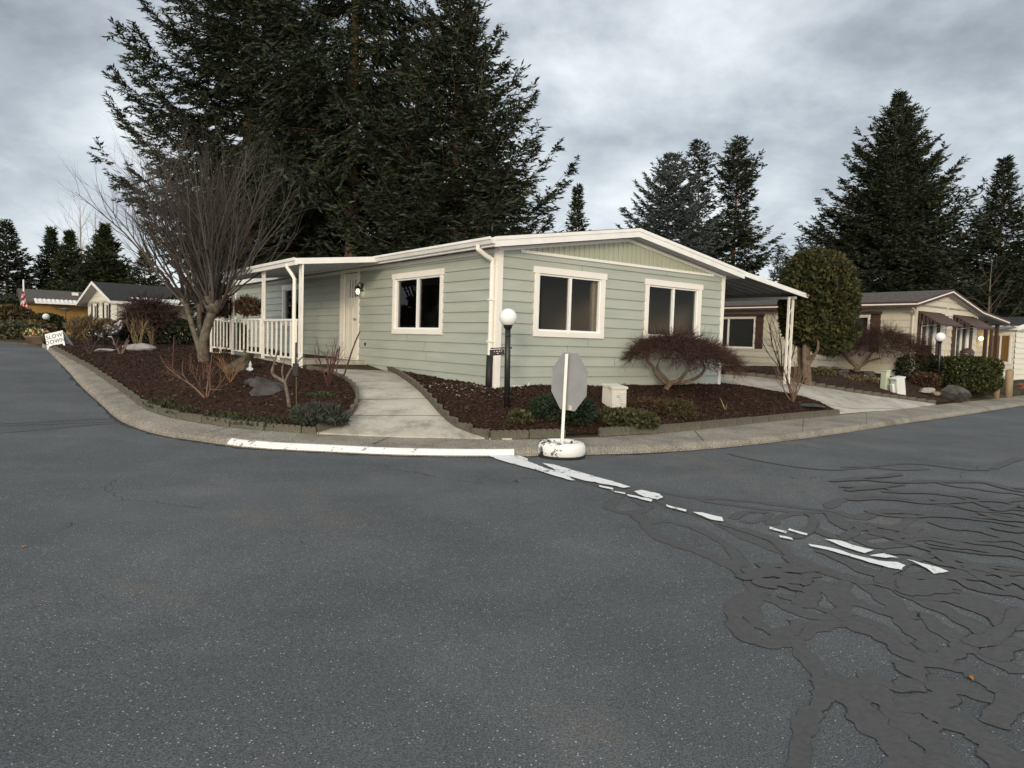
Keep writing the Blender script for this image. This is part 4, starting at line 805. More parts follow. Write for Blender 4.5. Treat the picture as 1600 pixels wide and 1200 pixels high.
#@@PLANTS
# ------------------------------------------------------------------ plants
def unit(v): return v / (np.linalg.norm(v, axis=-1, keepdims=True) + 1e-9)
def kites(P, D, L, W, Nrm):
    S = unit(np.cross(D, Nrm)); D = unit(D); L = np.asarray(L)[:, None]; W = np.asarray(W)[:, None]
    return np.stack([P, P + D * L * .45 + S * W, P + D * L, P + D * L * .45 - S * W], 1)
def fir(name, label, base, H, R, seed, nb=150, z0=.06, up=(-.12, .75), droop=.35, tip=.25, prof=None, mat=FIR, barkm=BARK, tr=.3, lean=(0, 0), group=None, shoot=.27, wid=.048, step=.13, hang=.15, gap=.0, sub=.52, cat='tree'):
    wid *= .66; step *= .80; shoot *= .92; rng = np.random.default_rng(seed); root = thing(name, label, cat, base, 0, group)
    prof = prof or (lambda t: (1 - t) ** .85 * min(1, .55 + t * 4))
    tw = MB(); pts = [(lean[0] * (z / H) ** 2, lean[1] * (z / H) ** 2, z) for z in np.linspace(-.3, H, 9)]
    tw.tube(pts, [tr * (1 - .96 * i / 8) * (1.25 if i == 0 else 1) for i in range(9)], 9)
    out = []; az = rng.uniform(0, 6.28)
    for i in range(nb):
        t = ((i + rng.random()) / nb) ** 1.08; z = H * (z0 + (1 - z0) * t); L = max(.25, 1.15 * R * prof(t) * rng.uniform(.66, 1.12)); az += 2.39996 + rng.normal(0, .25)
        if rng.random() < gap: L *= .5
        el = up[0] + (up[1] - up[0]) * t ** 1.3 + rng.normal(0, .09); d = np.array([math.cos(az) * math.cos(el), math.sin(az) * math.cos(el), math.sin(el)])
        o = np.array([lean[0] * (z / H) ** 2, lean[1] * (z / H) ** 2, z]); n = max(5, int(L / .32)); s = np.linspace(0, 1, n)
        side = np.array([-d[1], d[0], 0]); bend = rng.normal(0, .08)
        B = o + d * (s * L)[:, None]; B[:, 2] += L * (-droop * s ** 1.6 * (1 - t) + (droop + tip) * .72 * s ** 3.2 * (1 - t * .6)); B += side * (bend * L * s ** 2)[:, None]
        if L > .8: tw.tube([B[0], B[n // 3], B[2 * n // 3], B[-1]], [.012 + .022 * L / 5, .010 + .016 * L / 5, .01, .004], 4, cap=False)
        m = max(5, int(L / .135)); ss = np.sort(rng.uniform(.14, 1, m)); C = np.stack([np.interp(ss, s, B[:, k]) for k in range(3)], 1); T = unit(np.stack([np.interp(ss, s, np.gradient(B[:, k])) for k in range(3)], 1))
        sl_ = np.clip((.16 + sub * (1.05 - ss)) * L * .62 * rng.uniform(.6, 1.2, m), .22, 1.5); sg = np.where(np.arange(m) % 2 == 0, 1, -1); an = rng.uniform(.6, 1.15, m)
        hs = unit(np.cross(np.array([0, 0, 1.]), T)); sd = unit(T * np.cos(an)[:, None] + hs * (sg * np.sin(an))[:, None]); sd[:, 2] -= hang * rng.uniform(.2, 1.5, m) * (1 - t * .5)
        for j in range(m):
            q = np.arange(.04, sl_[j] + .05, step); k = len(q); p = C[j] + sd[j] * q[:, None]; p[:, 2] -= .18 * hang * q ** 2
            for sgn in (-1, 0, 1):
                a2 = rng.uniform(.35, .95, k) * sgn + rng.normal(0, .15, k); hh = unit(np.cross(np.array([0, 0, 1.]), sd[j])); dd = sd[j] * np.cos(a2)[:, None] + hh * np.sin(a2)[:, None] + np.stack([rng.normal(0, .12, k), rng.normal(0, .12, k), rng.normal(-.12, .22, k)], 1)
                out.append(kites(p, dd, shoot * rng.uniform(.6, 1.25, k), wid * rng.uniform(.7, 1.3, k), np.array([0, 0, 1.]) + rng.normal(0, .55, (k, 3))))
        k = max(3, int(L / .12)); q = rng.uniform(.25, 1, k); p = np.stack([np.interp(q, s, B[:, c]) for c in range(3)], 1); dd = d + rng.normal(0, .38, (k, 3))
        out.append(kites(p, dd, shoot * rng.uniform(.8, 1.4, k), wid * rng.uniform(.8, 1.3, k), np.array([0, 0, 1.]) + rng.normal(0, .6, (k, 3))))
    tw.build('trunk', barkm, root, True); quads_obj('crown', np.concatenate(out), mat, root); return root
def base_at(u, v, Y, z=None):
    p = at(u, v, Y); z = zys(p[0], p[1]) if z is None else z; return (p[0], p[1], z)
def height_to(u, v, Y, z): return at(u, v, Y)[2] - z
def fir_px(name, label, u, vtop, Y, Rpx, seed, vb=None, **kw):
    b = base_at(u, 520, Y); H = height_to(u, vtop, Y, b[2]); return fir(name, label, b, H, Rpx / F_PX * Y, seed, **kw)
# the dark firs behind the corner home
fir_px('fir_tree', 'huge dark fir behind the porch, its left branches spreading out over the bare tree', 385, -330, 33, 205, 101, nb=310, z0=.14, up=(-.10, .6), droop=.28, tip=.62, tr=.36, prof=lambda t: (1 - t) ** .8 * min(1, .62 + t * 2.4), hang=.35, shoot=.30, gap=.25)
fir_px('fir_tree', 'tall dark fir with bare brown lower trunk directly behind the middle of the roof', 547, -420, 31, 190, 102, nb=229, z0=.27, up=(-.28, .5), droop=.3, tip=.35, tr=.34, prof=lambda t: (1 - t) ** .7 * min(1, .8 + t * 3), hang=.6, shoot=.30, gap=.28)
fir_px('fir_tree', 'broad dark fir behind the front gable with long upturned branch tips on its right side', 706, -70, 28, 196, 103, nb=364, z0=.09, up=(-.12, .7), droop=.30, tip=.8, tr=.3, prof=lambda t: (1 - t) ** .95 * min(1, .75 + t * 3), hang=.3, shoot=.28, gap=.1)
fir_px('fir_tree', 'dark fir standing deep between the two tall trunks behind the porch roof', 462, 40, 41, 150, 104, nb=189, z0=.06, up=(-.2, .5), droop=.3, tip=.3, hang=.6, shoot=.34, wid=.06, step=.18, gap=.1)
fir_px('fir_tree', 'dark fir filling the gap behind the tall trunk and the gable fir', 630, 70, 40, 140, 105, nb=189, z0=.04, up=(-.2, .5), droop=.3, tip=.3, hang=.6, shoot=.34, wid=.06, step=.18, gap=.1)
for k, (u, vt, Y, r, lb) in enumerate([(455, 300, 37, 75, 'low dark cedar in the shade between the two bare trunks'), (615, 270, 36, 80, 'low dark cedar behind the gutter to the right of the bare trunk'), (760, 285, 34, 75, 'low dark cedar under the right branches of the gable fir'), (350, 330, 40, 55, 'low dark cedar behind the far end of the porch roof'), (535, 310, 42, 70, 'low dark cedar right behind the middle bare trunk')]):
    fir_px('cedar_tree', lb, u, vt, Y, r, 120 + k, nb=90, z0=.02, up=(-.1, .6), droop=.3, tip=.1, mat=FIR, hang=.6, shoot=.34, wid=.07, step=.17, prof=lambda t: (1 - t) ** .5, tr=.14)
# firs on the right skyline
fir_px('small_fir', 'small pointed fir above the roof ridge, just right of the big dark fir', 895, 296, 52, 50, 131, nb=180, mat=FIRG, shoot=.34, wid=.07, step=.2, up=(.1, 1.0), droop=.1, tr=.14)
fir_px('blue_spruce', 'broad blue-grey spruce rising behind the gable peak', 1036, 247, 44, 108, 132, nb=202, mat=FIRBLUE, shoot=.28, wid=.06, step=.15, up=(.05, .9), droop=.16, prof=lambda t: (1 - t) ** .6, tr=.2)
fir_px('fir_tree', 'narrow dark fir with a leaning ragged top, between the blue spruce and its darker neighbour', 1088, 224, 56, 54, 133, nb=151, mat=FIR, shoot=.36, wid=.075, step=.2, prof=lambda t: .45 + .55 * (1 - t) if t < .82 else .9 * (1 - t) / .3 + .12, lean=(-.6, 0), droop=.3, gap=.25, hang=.5, tr=.2)
fir_px('fir_tree', 'irregular dark fir with one long branch reaching right, left of the clipped arborvitae', 1140, 224, 47, 74, 134, nb=282, mat=FIR, shoot=.30, wid=.065, step=.17, prof=lambda t: (.78 + .22 * math.sin(t * 17)) * (1.12 - t) ** .6, droop=.3, tip=.4, gap=.2, hang=.3, tr=.22)
fir_px('slim_fir', 'slim pale fir far away behind the carport tip', 1213, 386, 95, 35, 135, nb=94, mat=FIRBLUE, shoot=.6, wid=.13, step=.4, tr=.16, up=(.0, .8), gap=.15)
fir_px('fir_tree', 'massive dense fir behind the beige home with a tall pointed crown', 1383, 150, 44, 159, 136, nb=387, mat=FIR, shoot=.30, wid=.065, step=.155, up=(-.02, .85), droop=.22, tip=.4, prof=lambda t: (1 - t) ** .85 * min(1, .85 + t), tr=.34, z0=.08, hang=.2)
fir_px('fir_tree', 'open layered fir with gaps between its branches at the right edge', 1552, 250, 42, 105, 137, nb=260, mat=FIR, shoot=.30, wid=.065, step=.18, up=(-.12, .7), droop=.26, tip=.35, tr=.2, gap=.2, hang=.15, z0=.1)
fir_px('cedar_tree', 'dark cedar mass low behind the ridge of the beige home', 1290, 395, 50, 60, 138, nb=108, mat=FIR, shoot=.36, wid=.09, step=.2, prof=lambda t: (1 - t) ** .5, tr=.14)
fir_px('cedar_tree', 'dark cedar behind the roof of the pale home at the right edge', 1600, 415, 54, 94, 139, nb=121, mat=FIR, shoot=.38, wid=.09, step=.22, prof=lambda t: (1 - t) ** .45, tr=.14)
# left skyline
fir_px('fir_tree', 'dark fir cut by the left edge of the picture', 12, 350, 62, 62, 141, nb=128, mat=FIR, shoot=.42, wid=.09, step=.22, up=(-.05, .8), tip=.35, droop=.22, tr=.2)
fir_px('cedar_tree', 'olive cedar with a loose feathery left side, second from the left edge', 82, 362, 66, 45, 142, nb=128, mat=FIRG, shoot=.44, wid=.09, step=.22, up=(.3, 1.1), droop=.2, prof=lambda t: (1 - t) ** .8, tr=.18, z0=.02)
fir_px('cedar_tree', 'olive cedar with a blunt top behind the ochre home', 110, 366, 64, 45, 143, nb=148, mat=FIRG, shoot=.42, wid=.09, step=.2, up=(.3, 1.1), droop=.2, prof=lambda t: (1 - t) ** .72, tr=.18, z0=.02)
fir_px('cedar_tree', 'dense conical cedar behind the cream gabled home', 165, 356, 60, 70, 144, nb=229, mat=FIRG, shoot=.40, wid=.09, step=.19, up=(.25, 1.1), droop=.2, prof=lambda t: (1 - t) ** .9, tr=.2, z0=.02)
fir_px('small_fir', 'small layered fir over the black roof, left of the bare tree', 226, 398, 58, 54, 145, nb=108, mat=FIRG, shoot=.38, wid=.08, step=.2, tr=.14)
# a far belt of woods closing the horizon
rng = np.random.default_rng(150); q = []
for k in range(330):
    a = rng.uniform(-1.2, 1.2); d = rng.uniform(95, 150); x, y = math.sin(a) * d, math.cos(a) * d; h = rng.uniform(3.0, 6.5); m = 150
    t = rng.random(m); ang = rng.uniform(0, 6.28, m); r = (1 - t) ** .7 * 2.6 * rng.uniform(.5, 1.1, m)
    P = np.stack([x + np.cos(ang) * r, y + np.sin(ang) * r, zys(x, y) + t * h], 1); D = np.stack([np.cos(ang), np.sin(ang), rng.normal(-.1, .4, m)], 1)
    q.append(kites(P, D, np.full(m, 1.1), np.full(m, .3), np.array([0, 0, 1.]) + rng.normal(0, .6, (m, 3))))
struct(quads_obj('woods', np.concatenate(q), FIR), 'stuff')

# bare trees --------------------------------------------------------
def grow(mb, p, d, L, r, lv, rng, up=.25, kids=5, spread=.7, crook=.1, shrink=.5, n=5, taper=.25, sides=4, first=.3):
    pts = [np.array(p, float)]; dd = unit(np.array(d, float)); dirs = [dd]
    for i in range(n):
        dd = unit(dd + rng.normal(0, crook, 3) + np.array([0, 0, up * .3])); pts.append(pts[-1] + dd * L / n); dirs.append(dd)
    mb.tube(pts, [r * (1 - (1 - taper) * i / n) for i in range(n + 1)], sides, cap=False)
    if lv <= 0: return pts
    for k in range(kids):
        t = first + (1 - first) * (k + rng.random()) / kids; i = min(n - 1, int(t * n)); f = t * n - i; q = pts[i] * (1 - f) + pts[i + 1] * f
        ax = unit(np.cross(dirs[i], rng.normal(0, 1, 3))); nd = unit(dirs[i] + ax * spread * rng.uniform(.6, 1.3))
        grow(mb, q, nd, L * shrink * rng.uniform(.6, 1.25) * (1.15 - t * .5), r * (1 - (1 - taper) * t) * .62, lv - 1, rng, up, max(2, kids - 2), spread, crook, shrink, max(3, n - 1), taper, max(3, sides - 1), first)
    return pts
def px_tube(mb, root, pxs, Y, radii, sides=8, dj=None):
    q = [at(u, v, Y + (dj[i] if dj else 0)) - np.array(root) for i, (u, v) in enumerate(pxs)]; k = smooth_line(q, 2); r = np.interp(np.linspace(0, 1, len(k)), np.linspace(0, 1, len(radii)), radii); mb.tube(k, list(r), sides); return q
rng = np.random.default_rng(200); vb = G(318, 567); VY = vb[1]
vt = thing('bare_tree', 'large bare vase-shaped tree with pollarded knuckles in front of the porch railing', 'tree', vb)
mb = MB(); px_tube(mb, vb, [(320, 575), (318, 555), (317, 538), (322, 515), (329, 495), (333, 480)], VY, [.17, .125, .105, .10, .105, .12], 10)
px_tube(mb, vb, [(315, 560), (311, 540), (305, 525), (299, 505), (294, 488), (289, 470)], VY, [.085, .07, .062, .058, .058, .062], 9, [0, 0, .05, .1, .1, .1]); px_tube(mb, vb, [(313, 545), (312, 520), (311, 500), (312, 478)], VY, [.06, .055, .055, .06], 8, [.1, .25, .35, .4])
K = [at(333, 479, VY) - vb, at(289, 470, VY + .1) - vb, at(312, 478, VY + .4) - vb, at(325, 470, VY - .1) - vb, at(341, 473, VY + .15) - vb]
for p, r in zip(K, (.19, .10, .09, .13, .13)): mb.lathe([(0, -r), (r * .7, -r * .7), (r, 0), (r * .75, r * .7), (0, r)], 8, p)
mb.build('trunk', BARKG, vt, True)
mb = MB()
for k in range(64):
    s = K[[0, 0, 3, 4, 1, 2][k % 6]] + rng.normal(0, .07, 3); th = rng.uniform(-.50, .42); ph = rng.uniform(-.5, .5)
    if k % 6 == 4: th = rng.uniform(-.75, .05)
    if k % 6 == 3: th = rng.uniform(-.1, .55)
    L = rng.uniform(2.7, 4.2) * (1 - .22 * abs(th)); d = np.array([math.sin(th), math.sin(ph) * .8, math.cos(th) * .9])
    grow(mb, s, d, L, rng.uniform(.016, .034), 2, rng, .18, 9, .48, .11, .42, 8, .16, 5, .2)
for k, th in enumerate((-.95, -.8, .75, .9)):
    grow(mb, K[1] if th < 0 else K[4], np.array([math.sin(th), rng.uniform(-.3, .3), math.cos(th)]), rng.uniform(2.6, 3.3), .024, 2, rng, .3, 5, .45, .09, .38, 7, .16, 5, .3)
mb.build('branches', TWIG, vt)
def bare(name, label, base, H, seed, mat, barkm, r=.12, n=9, spread=.5, lv=3, kids=6, up=.2, group=None, trunkf=.35, cat='tree', thin=1.0):
    rng = np.random.default_rng(seed); t = thing(name, label, cat, base, 0, group); mb = MB(); mb.tube([(0, 0, -.2), (.03, 0, H * trunkf), (.0, .05, H * .8), (0, 0, H * .97)], [r, r * .8, r * .35, r * .1], 7); mb.build('trunk', barkm, t)
    mb = MB()
    for k in range(n):
        z = H * (trunkf + (.92 - trunkf) * (k + rng.random()) / n); a = k * 2.4 + rng.normal(0, .3); f = z / H; e = .5 + f * .6
        grow(mb, (0, .03, z), (math.cos(a) * math.cos(e), math.sin(a) * math.cos(e), math.sin(e)), H * .42 * (1.25 - f) * rng.uniform(.8, 1.2), r * .4 * (1.15 - f) * thin, lv - 1, rng, up, kids, spread, .1, .5, 5, .2, 4, .2)
    mb.build('branches', mat, t); return t
bare('bare_tree', 'pale bare tree standing beyond the cedars left of the fir branches', base_at(126, 520, 80), height_to(122, 306, 80, 1), 211, PALETWIG, PALETWIG, .16, 16, .5, 3, 7, trunkf=.25)
bare('bare_tree', 'pale bare tree behind the dense conical cedar', base_at(150, 520, 84), height_to(150, 322, 84, 1), 212, PALETWIG, PALETWIG, .15, 14, .5, 3, 6, trunkf=.25)
bare('bare_tree', 'thin pale bare tree over the black roof behind the vase-shaped tree', base_at(262, 520, 75), height_to(262, 425, 75, 1), 213, PALETWIG, PALETWIG, .12, 12, .5, 3, 7, trunkf=.2)
bare('bare_tree', 'low tan bare tree spreading behind the ochre home', base_at(45, 515, 62), height_to(48, 436, 62, 1), 214, TANTWIG, BARKG, .14, 14, .6, 3, 7, trunkf=.15)
bare('bare_tree', 'greyish bare tree behind the gable peak of the beige home', base_at(1541, 540, 38), height_to(1538, 405, 38, .6), 215, TWIG, BARKG, .10, 12, .5, 3, 6, trunkf=.25)

# cut-leaf maples: crooked limbs under a mop of fine red-brown twigs
def mop(n, rx, ry, h, seed, L=(.22, .45), lumps=7, thick=.30, wd=.0034, skew=0):
    rng = np.random.default_rng(seed); out = []
    LU = [(rng.uniform(-.8, .8) * rx, rng.uniform(-.8, .8) * ry, rng.uniform(.35, .6) * rx) for _ in range(lumps)]
    a = rng.uniform(0, 6.28, n); r = np.sqrt(rng.random(n)); x = r * np.cos(a) * rx; y = r * np.sin(a) * ry
    top = h * (1 - r ** 2.6) + sum(.10 * np.exp(-((x - u) ** 2 + (y - v) ** 2) / (s * .5) ** 2) for u, v, s in LU) - .16 * r ** 5; z = top - rng.random(n) ** 1.5 * thick * (1.05 - .7 * r) + skew * x
    d = np.stack([np.cos(a) * (.3 + r), np.sin(a) * (.3 + r), .45 - .6 * r + rng.normal(0, .35, n)], 1) + rng.normal(0, .5, (n, 3)); d = unit(d); p = np.stack([x, y, z], 1); l = rng.uniform(*L, n)
    for k in range(3):
        d2 = unit(d + rng.normal(0, .28, (n, 3)) + np.array([0, 0, -.10])); e = p + d2 * (l / 3)[:, None]; sd = unit(np.cross(d2, rng.normal(0, 1, (n, 3)))) * (wd * (1.35 - .4 * k))
        out.append(np.stack([p - sd, e - sd * .8, e + sd * .8, p + sd], 1)); 
        f = unit(d2 + rng.normal(0, .55, (n, 3))); e2 = p + f * (l * .42)[:, None]; out.append(np.stack([p - sd * .7, e2 - sd * .4, e2 + sd * .4, p + sd * .7], 1)); p, d = e, d2
    return np.concatenate(out)
mbase = G(1040, 611); MY = mbase[1]
mp_ = thing('maple_tree', 'leafless cut-leaf maple with a flat red-brown twig crown below the front windows', 'tree', mbase)
mb = MB(); LIMB = [([(1040, 614), (1041, 606), (1047, 599), (1053, 597)], [.075, .06, .055, .05], [0, 0, 0, 0]), ([(1044, 602), (1033, 594), (1023, 584), (1020, 572), (1012, 566), (1010, 556), (1019, 546), (1016, 538)], [.045, .04, .034, .034, .03, .028, .024, .016], [0, -.1, -.2, -.3, -.35, -.4, -.45, -.5]),
 ([(1048, 599), (1037, 588), (1027, 577), (1026, 568), (1032, 558), (1030, 548), (1035, 538)], [.04, .034, .03, .026, .024, .02, .014], [0, .1, .2, .3, .35, .4, .45]), ([(1052, 598), (1064, 592), (1071, 582), (1079, 574), (1074, 562), (1073, 550), (1078, 540)], [.042, .036, .03, .028, .024, .02, .014], [0, -.05, -.15, -.2, -.3, -.35, -.4]),
 ([(1053, 599), (1070, 597), (1088, 591), (1098, 583), (1102, 574), (1096, 563), (1099, 551), (1108, 542)], [.042, .036, .032, .03, .028, .024, .02, .012], [0, .1, .2, .25, .3, .35, .4, .45]), ([(1032, 559), (1044, 558), (1058, 561), (1068, 556)], [.016, .015, .013, .01], [.35, .3, .2, .1]),
 ([(1098, 556), (1115, 552), (1130, 556), (1140, 562)], [.018, .015, .012, .008], [.35, .4, .4, .4]), ([(1012, 560), (998, 556), (985, 550)], [.018, .014, .008], [-.35, -.3, -.2]), ([(1071, 582), (1082, 578), (1088, 574)], [.012, .01, .006], [-.15, -.2, -.3])]
for px, rd, dj in LIMB: px_tube(mb, mbase, px, MY, rd, 7, dj)
mb.build('trunk', BARKR, mp_, True)
cr_ = quads_obj('crown', mop(4700, 1.18, .95, .27, 301, (.2, .38), thick=.17, skew=-.07), REDTWIG, mp_); cr_.location = [float(t) for t in at(1059, 554, MY + .05) - mbase]
def maple(label, u, v, uc, vc, rx, ry, h, n, seed, px, name='maple_tree', mat=REDTWIG, wd=.005, off=(0, 0)):
    b = G(u, v); Y = b[1]; t = thing(name, label, 'tree', b); mb = MB()
    for q, rd, dj in px: px_tube(mb, b, q, Y, rd, 6, dj)
    mb.build('trunk', BARKR, t, True); c = quads_obj('crown', mop(n, rx, ry, h, seed, (.3, .6), 7, .42, wd), mat, t); c.location = [float(k) for k in at(uc, vc, Y) - b]; return t
maple('leafless cut-leaf maple with a wide dark mop of twigs in front of the beige home', 1339, 583, 1374, 543, 1.45, 1.2, .50, 3600, 302, [([(1339, 586), (1338, 578), (1342, 571)], [.12, .10, .08], [0, 0, 0]), ([(1340, 574), (1330, 566), (1320, 556), (1313, 550)], [.07, .06, .045, .02], [0, 0, -.2, -.3]), ([(1342, 573), (1354, 567), (1357, 558), (1366, 548)], [.06, .05, .04, .02], [0, 0, .2, .3]), ([(1352, 566), (1370, 560), (1390, 560), (1410, 556)], [.03, .03, .025, .015], [0, .1, .1, .2])])
maple('round dark purple-brown shrub tree on several stems in front of the cream home', 244, 540, 236, 499, .70, .66, .46, 1700, 303, [([(244, 542), (240, 525), (228, 505)], [.06, .05, .02], [0, .1, .3]), ([(245, 542), (246, 520), (244, 500)], [.05, .045, .02], [0, -.1, -.2]), ([(246, 541), (255, 520), (262, 500)], [.05, .04, .02], [0, .1, .1]), ([(244, 540), (234, 520), (215, 508)], [.04, .03, .015], [0, .2, .4])], 'shrub_tree', PURPLE, .012)

# leafy masses: many small leaves spread through lumpy volumes
def leafmass(n, rx, ry, rz, seed, size=(.05, .10), e=2.4, shell=.35, lumps=9, lump=.18, flat=.0, wd=.32, bottom=None, up=.2):
    rng = np.random.default_rng(seed); d = unit(rng.normal(0, 1, (n, 3))); LU = unit(rng.normal(0, 1, (lumps, 3))); am = rng.uniform(-lump, lump, lumps)
    rad = (np.abs(d[:, 0]) ** e + np.abs(d[:, 1]) ** e + np.abs(d[:, 2]) ** e) ** (-1 / e); rad = rad * (1 + (np.exp(-((d[:, None] - LU[None]) ** 2).sum(-1) / .16) * am).sum(1)) * (1 - shell * rng.random(n) ** 1.7 + rng.normal(0, .025, n))
    P = d * rad[:, None] * np.array([rx, ry, rz]); 
    if bottom is not None: P[:, 2] = np.maximum(P[:, 2], -rz * bottom + rng.random(n) * .05)
    D = unit(d + rng.normal(0, .75, (n, 3)) + np.array([0, 0, up])); L = rng.uniform(*size, n); return kites(P - D * (L * .4)[:, None], D, L, L * wd, rng.normal(0, 1, (n, 3)))
def shrub(name, label, u, v, rx, ry, rz, n, seed, mat, group=None, lift=None, stems=5, size=(.05, .1), cat='shrub', woody=TWIG, dz=0, **kw):
    b = G(u, v); t = thing(name, label, cat, b, 0, group); rng = np.random.default_rng(seed); mb = MB()
    for k in range(stems): a = k * 6.28 / stems + rng.normal(0, .3); mb.tube([(0.03 * math.cos(a), .03 * math.sin(a), -.05), (rx * .3 * math.cos(a), ry * .3 * math.sin(a), rz * .6), (rx * .6 * math.cos(a), ry * .6 * math.sin(a), rz * 1.1)], [.018, .012, .005], 5)
    mb.build('stem', woody, t); c = quads_obj('foliage', leafmass(n, rx, ry, rz, seed, size, **kw), mat, t); c.location = (0, 0, (lift if lift is not None else rz * .75) + dz); return t
# clipped arborvitae by the carport
ab = G(1262, 603); AY = ab[1]; at_ = thing('arborvitae', 'tall clipped olive-green arborvitae with a bare stout trunk behind the carport post', 'tree', ab)
mb = MB()
for px, rd, dj in [([(1262, 606), (1261, 580), (1259, 550), (1266, 520)], [.13, .105, .095, .08], [0, 0, 0, 0]), ([(1254, 604), (1251, 575), (1249, 545), (1252, 520)], [.08, .07, .06, .05], [.2, .2, .2, .2]), ([(1260, 575), (1272, 556), (1278, 545), (1282, 520)], [.06, .05, .045, .04], [0, -.1, -.2, -.2]), ([(1260, 590), (1256, 560), (1258, 530)], [.07, .06, .05], [-.1, -.15, -.1]), ([(1262, 560), (1276, 552), (1279, 540), (1277, 528)], [.04, .035, .03, .02], [-.1, -.3, -.4, -.4])]: px_tube(mb, ab, px, AY, rd, 8, dj)
mb.build('trunk', BARKR, at_, True); pa = AY / F_PX
V = np.concatenate([leafmass(21000, 53 * pa, 50 * pa, 66 * pa, 401, (.06, .15), 3.0, .28, 34, .11, wd=.34) + (at(1276, 468, AY) - ab), leafmass(2600, 34 * pa, 34 * pa, 30 * pa, 402, (.09, .18), 2.2, .5, 7, .3, wd=.34) + (at(1296, 524, AY) - ab), leafmass(4500, 44 * pa, 42 * pa, 30 * pa, 403, (.08, .18), 2.2, .4, 9, .25, wd=.34) + (at(1270, 512, AY + .1) - ab)])
quads_obj('crown', V, ARBOR, at_)
# hedges and shrubs
shrub('hedge', 'large clipped green hedge with a yellowish sunlit top beside the right lamp post', 1506, 614, .86, .95, .52, 14000, 411, HEDGE, stems=8, size=(.06, .12), e=5, lumps=20, lump=.08, lift=.62, shell=.3, cat='hedge')
shrub('hedge', 'low dark hedge in the shade behind the right lamp post', 1438, 596, .75, .5, .42, 4500, 412, DKLEAF, size=(.06, .12), e=4, lift=.45, cat='hedge')
shrub('shrub', 'small brownish-green shrub at the foot of the dark hedge by the right lamp', 1446, 605, .42, .36, .26, 1400, 413, RUSTLEAF, size=(.05, .1))
shrub('shrub', 'dark green spreading juniper behind the stop sign post', 880, 658, .52, .40, .24, 4200, 421, LEAF('juniper_leaf', (.010, .020, .010), (.022, .036, .018), (.035, .05, .024)), size=(.05, .11), wd=.16, lift=.18)
shrub('shrub', 'yellow-green low shrub right of the stop sign, touching the edging', 977, 668, .52, .30, .17, 3000, 422, YELLEAF, size=(.04, .085), lift=.12, lump=.35, bottom=.7)
shrub('shrub', 'brownish-green dwarf shrub between the utility box and the yucca', 1052, 652, .36, .28, .17, 2100, 423, LEAF('dwarf_leaf', (.03, .03, .012), (.06, .055, .022), (.09, .07, .03)), size=(.03, .075), wd=.2, lift=.14, lump=.3)
shrub('shrub', 'wispy brown low shrub just right of the white utility box', 1010, 645, .34, .26, .14, 900, 428, RUSTLEAF, size=(.05, .12), wd=.10, lift=.12, lump=.3)
shrub('shrub', 'small bright green seedling clump below the lamp post', 812, 664, .20, .16, .10, 300, 424, YELLEAF, size=(.05, .10), lift=.12, wd=.25)
shrub('shrub', 'grey-green lavender clump at the tip of the left bed beside the path', 499, 668, .38, .32, .135, 3600, 425, GREYLEAF, size=(.06, .14), wd=.09, lift=.18, up=.8, lump=.25)
shrub('shrub', 'small mossy green tuft near the red-stemmed shrub in the left bed', 500, 622, .22, .16, .06, 500, 426, LEAF('moss_tuft', (.03, .05, .02), (.06, .08, .03)), size=(.03, .06), lift=.04)
shrub('shrub', 'rust-brown ornamental grass clump behind the porch railing', 388, 560, .26, .24, .20, 600, 427, RUSTLEAF, size=(.16, .3), wd=.05, lift=1.2, up=.7, lump=.3)
shrub('shrub', 'tall rust-brown shrub at the far end of the porch near the far window', 350, 556, .34, .3, .22, 800, 429, RUSTLEAF, size=(.16, .3), wd=.06, lift=1.2, up=.7, lump=.3)
shrub('hedge', 'dark low hedge in deep shade along the back of the left bed', 290, 541, 2.2, .6, .40, 6500, 431, DKLEAF, size=(.08, .16), e=4, lift=.42, cat='hedge')
shrub('shrub', 'tan straw-coloured grass clump in front of the cream home', 133, 536, .5, .45, .30, 700, 432, STRAW, size=(.2, .42), wd=.06, lift=.5, up=1.0)
shrub('shrub', 'brownish round shrub under the right window of the cream home', 166, 527, .55, .5, .5, 1200, 433, LEAF('brown_leaf', (.09, .06, .03), (.15, .10, .05)), size=(.12, .24), wd=.14, lift=.6)
shrub('shrub', 'clipped round green bush behind the left lamp post', 75, 528, .68, .66, .55, 2600, 434, DKLEAF, size=(.08, .16), lift=.62)
shrub('shrub', 'orange-brown low bush beside the flower pot at the road bend', 58, 529, .7, .5, .35, 1200, 435, LEAF('orange_leaf', (.07, .04, .018), (.12, .068, .03)), size=(.08, .18), lift=.35)
shrub('shrub', 'grey-green low bush left of the flagpole foot', 28, 530, 1.2, .7, .35, 1800, 436, LEAF('olive_leaf', (.04, .045, .025), (.08, .08, .045)), size=(.10, .2), lift=.3)
shrub('shrub', 'tall dark shrub at the left edge in front of the ochre home', 16, 520, 1.5, 1.2, 1.1, 3400, 437, DKLEAF, size=(.14, .26), lift=1.5)
shrub('shrub', 'yellow-brown leafy shrub at the left edge below the dark shrub', 14, 527, 1.0, .8, .65, 1800, 438, LEAF('amber_leaf', (.04, .034, .015), (.08, .058, .024)), size=(.12, .22), lift=.7)
shrub('shrub', 'broad-leaved green rhododendron under the lit porch of the pale home', 1556, 585, .75, .6, .8, 1500, 439, DKLEAF, size=(.14, .28), lift=.85, wd=.2)
shrub('shrub', 'dead straw-coloured ground clump near the green utility pedestal', 1345, 596, .55, .35, .10, 500, 440, STRAW, size=(.10, .22), wd=.12, lift=.06)
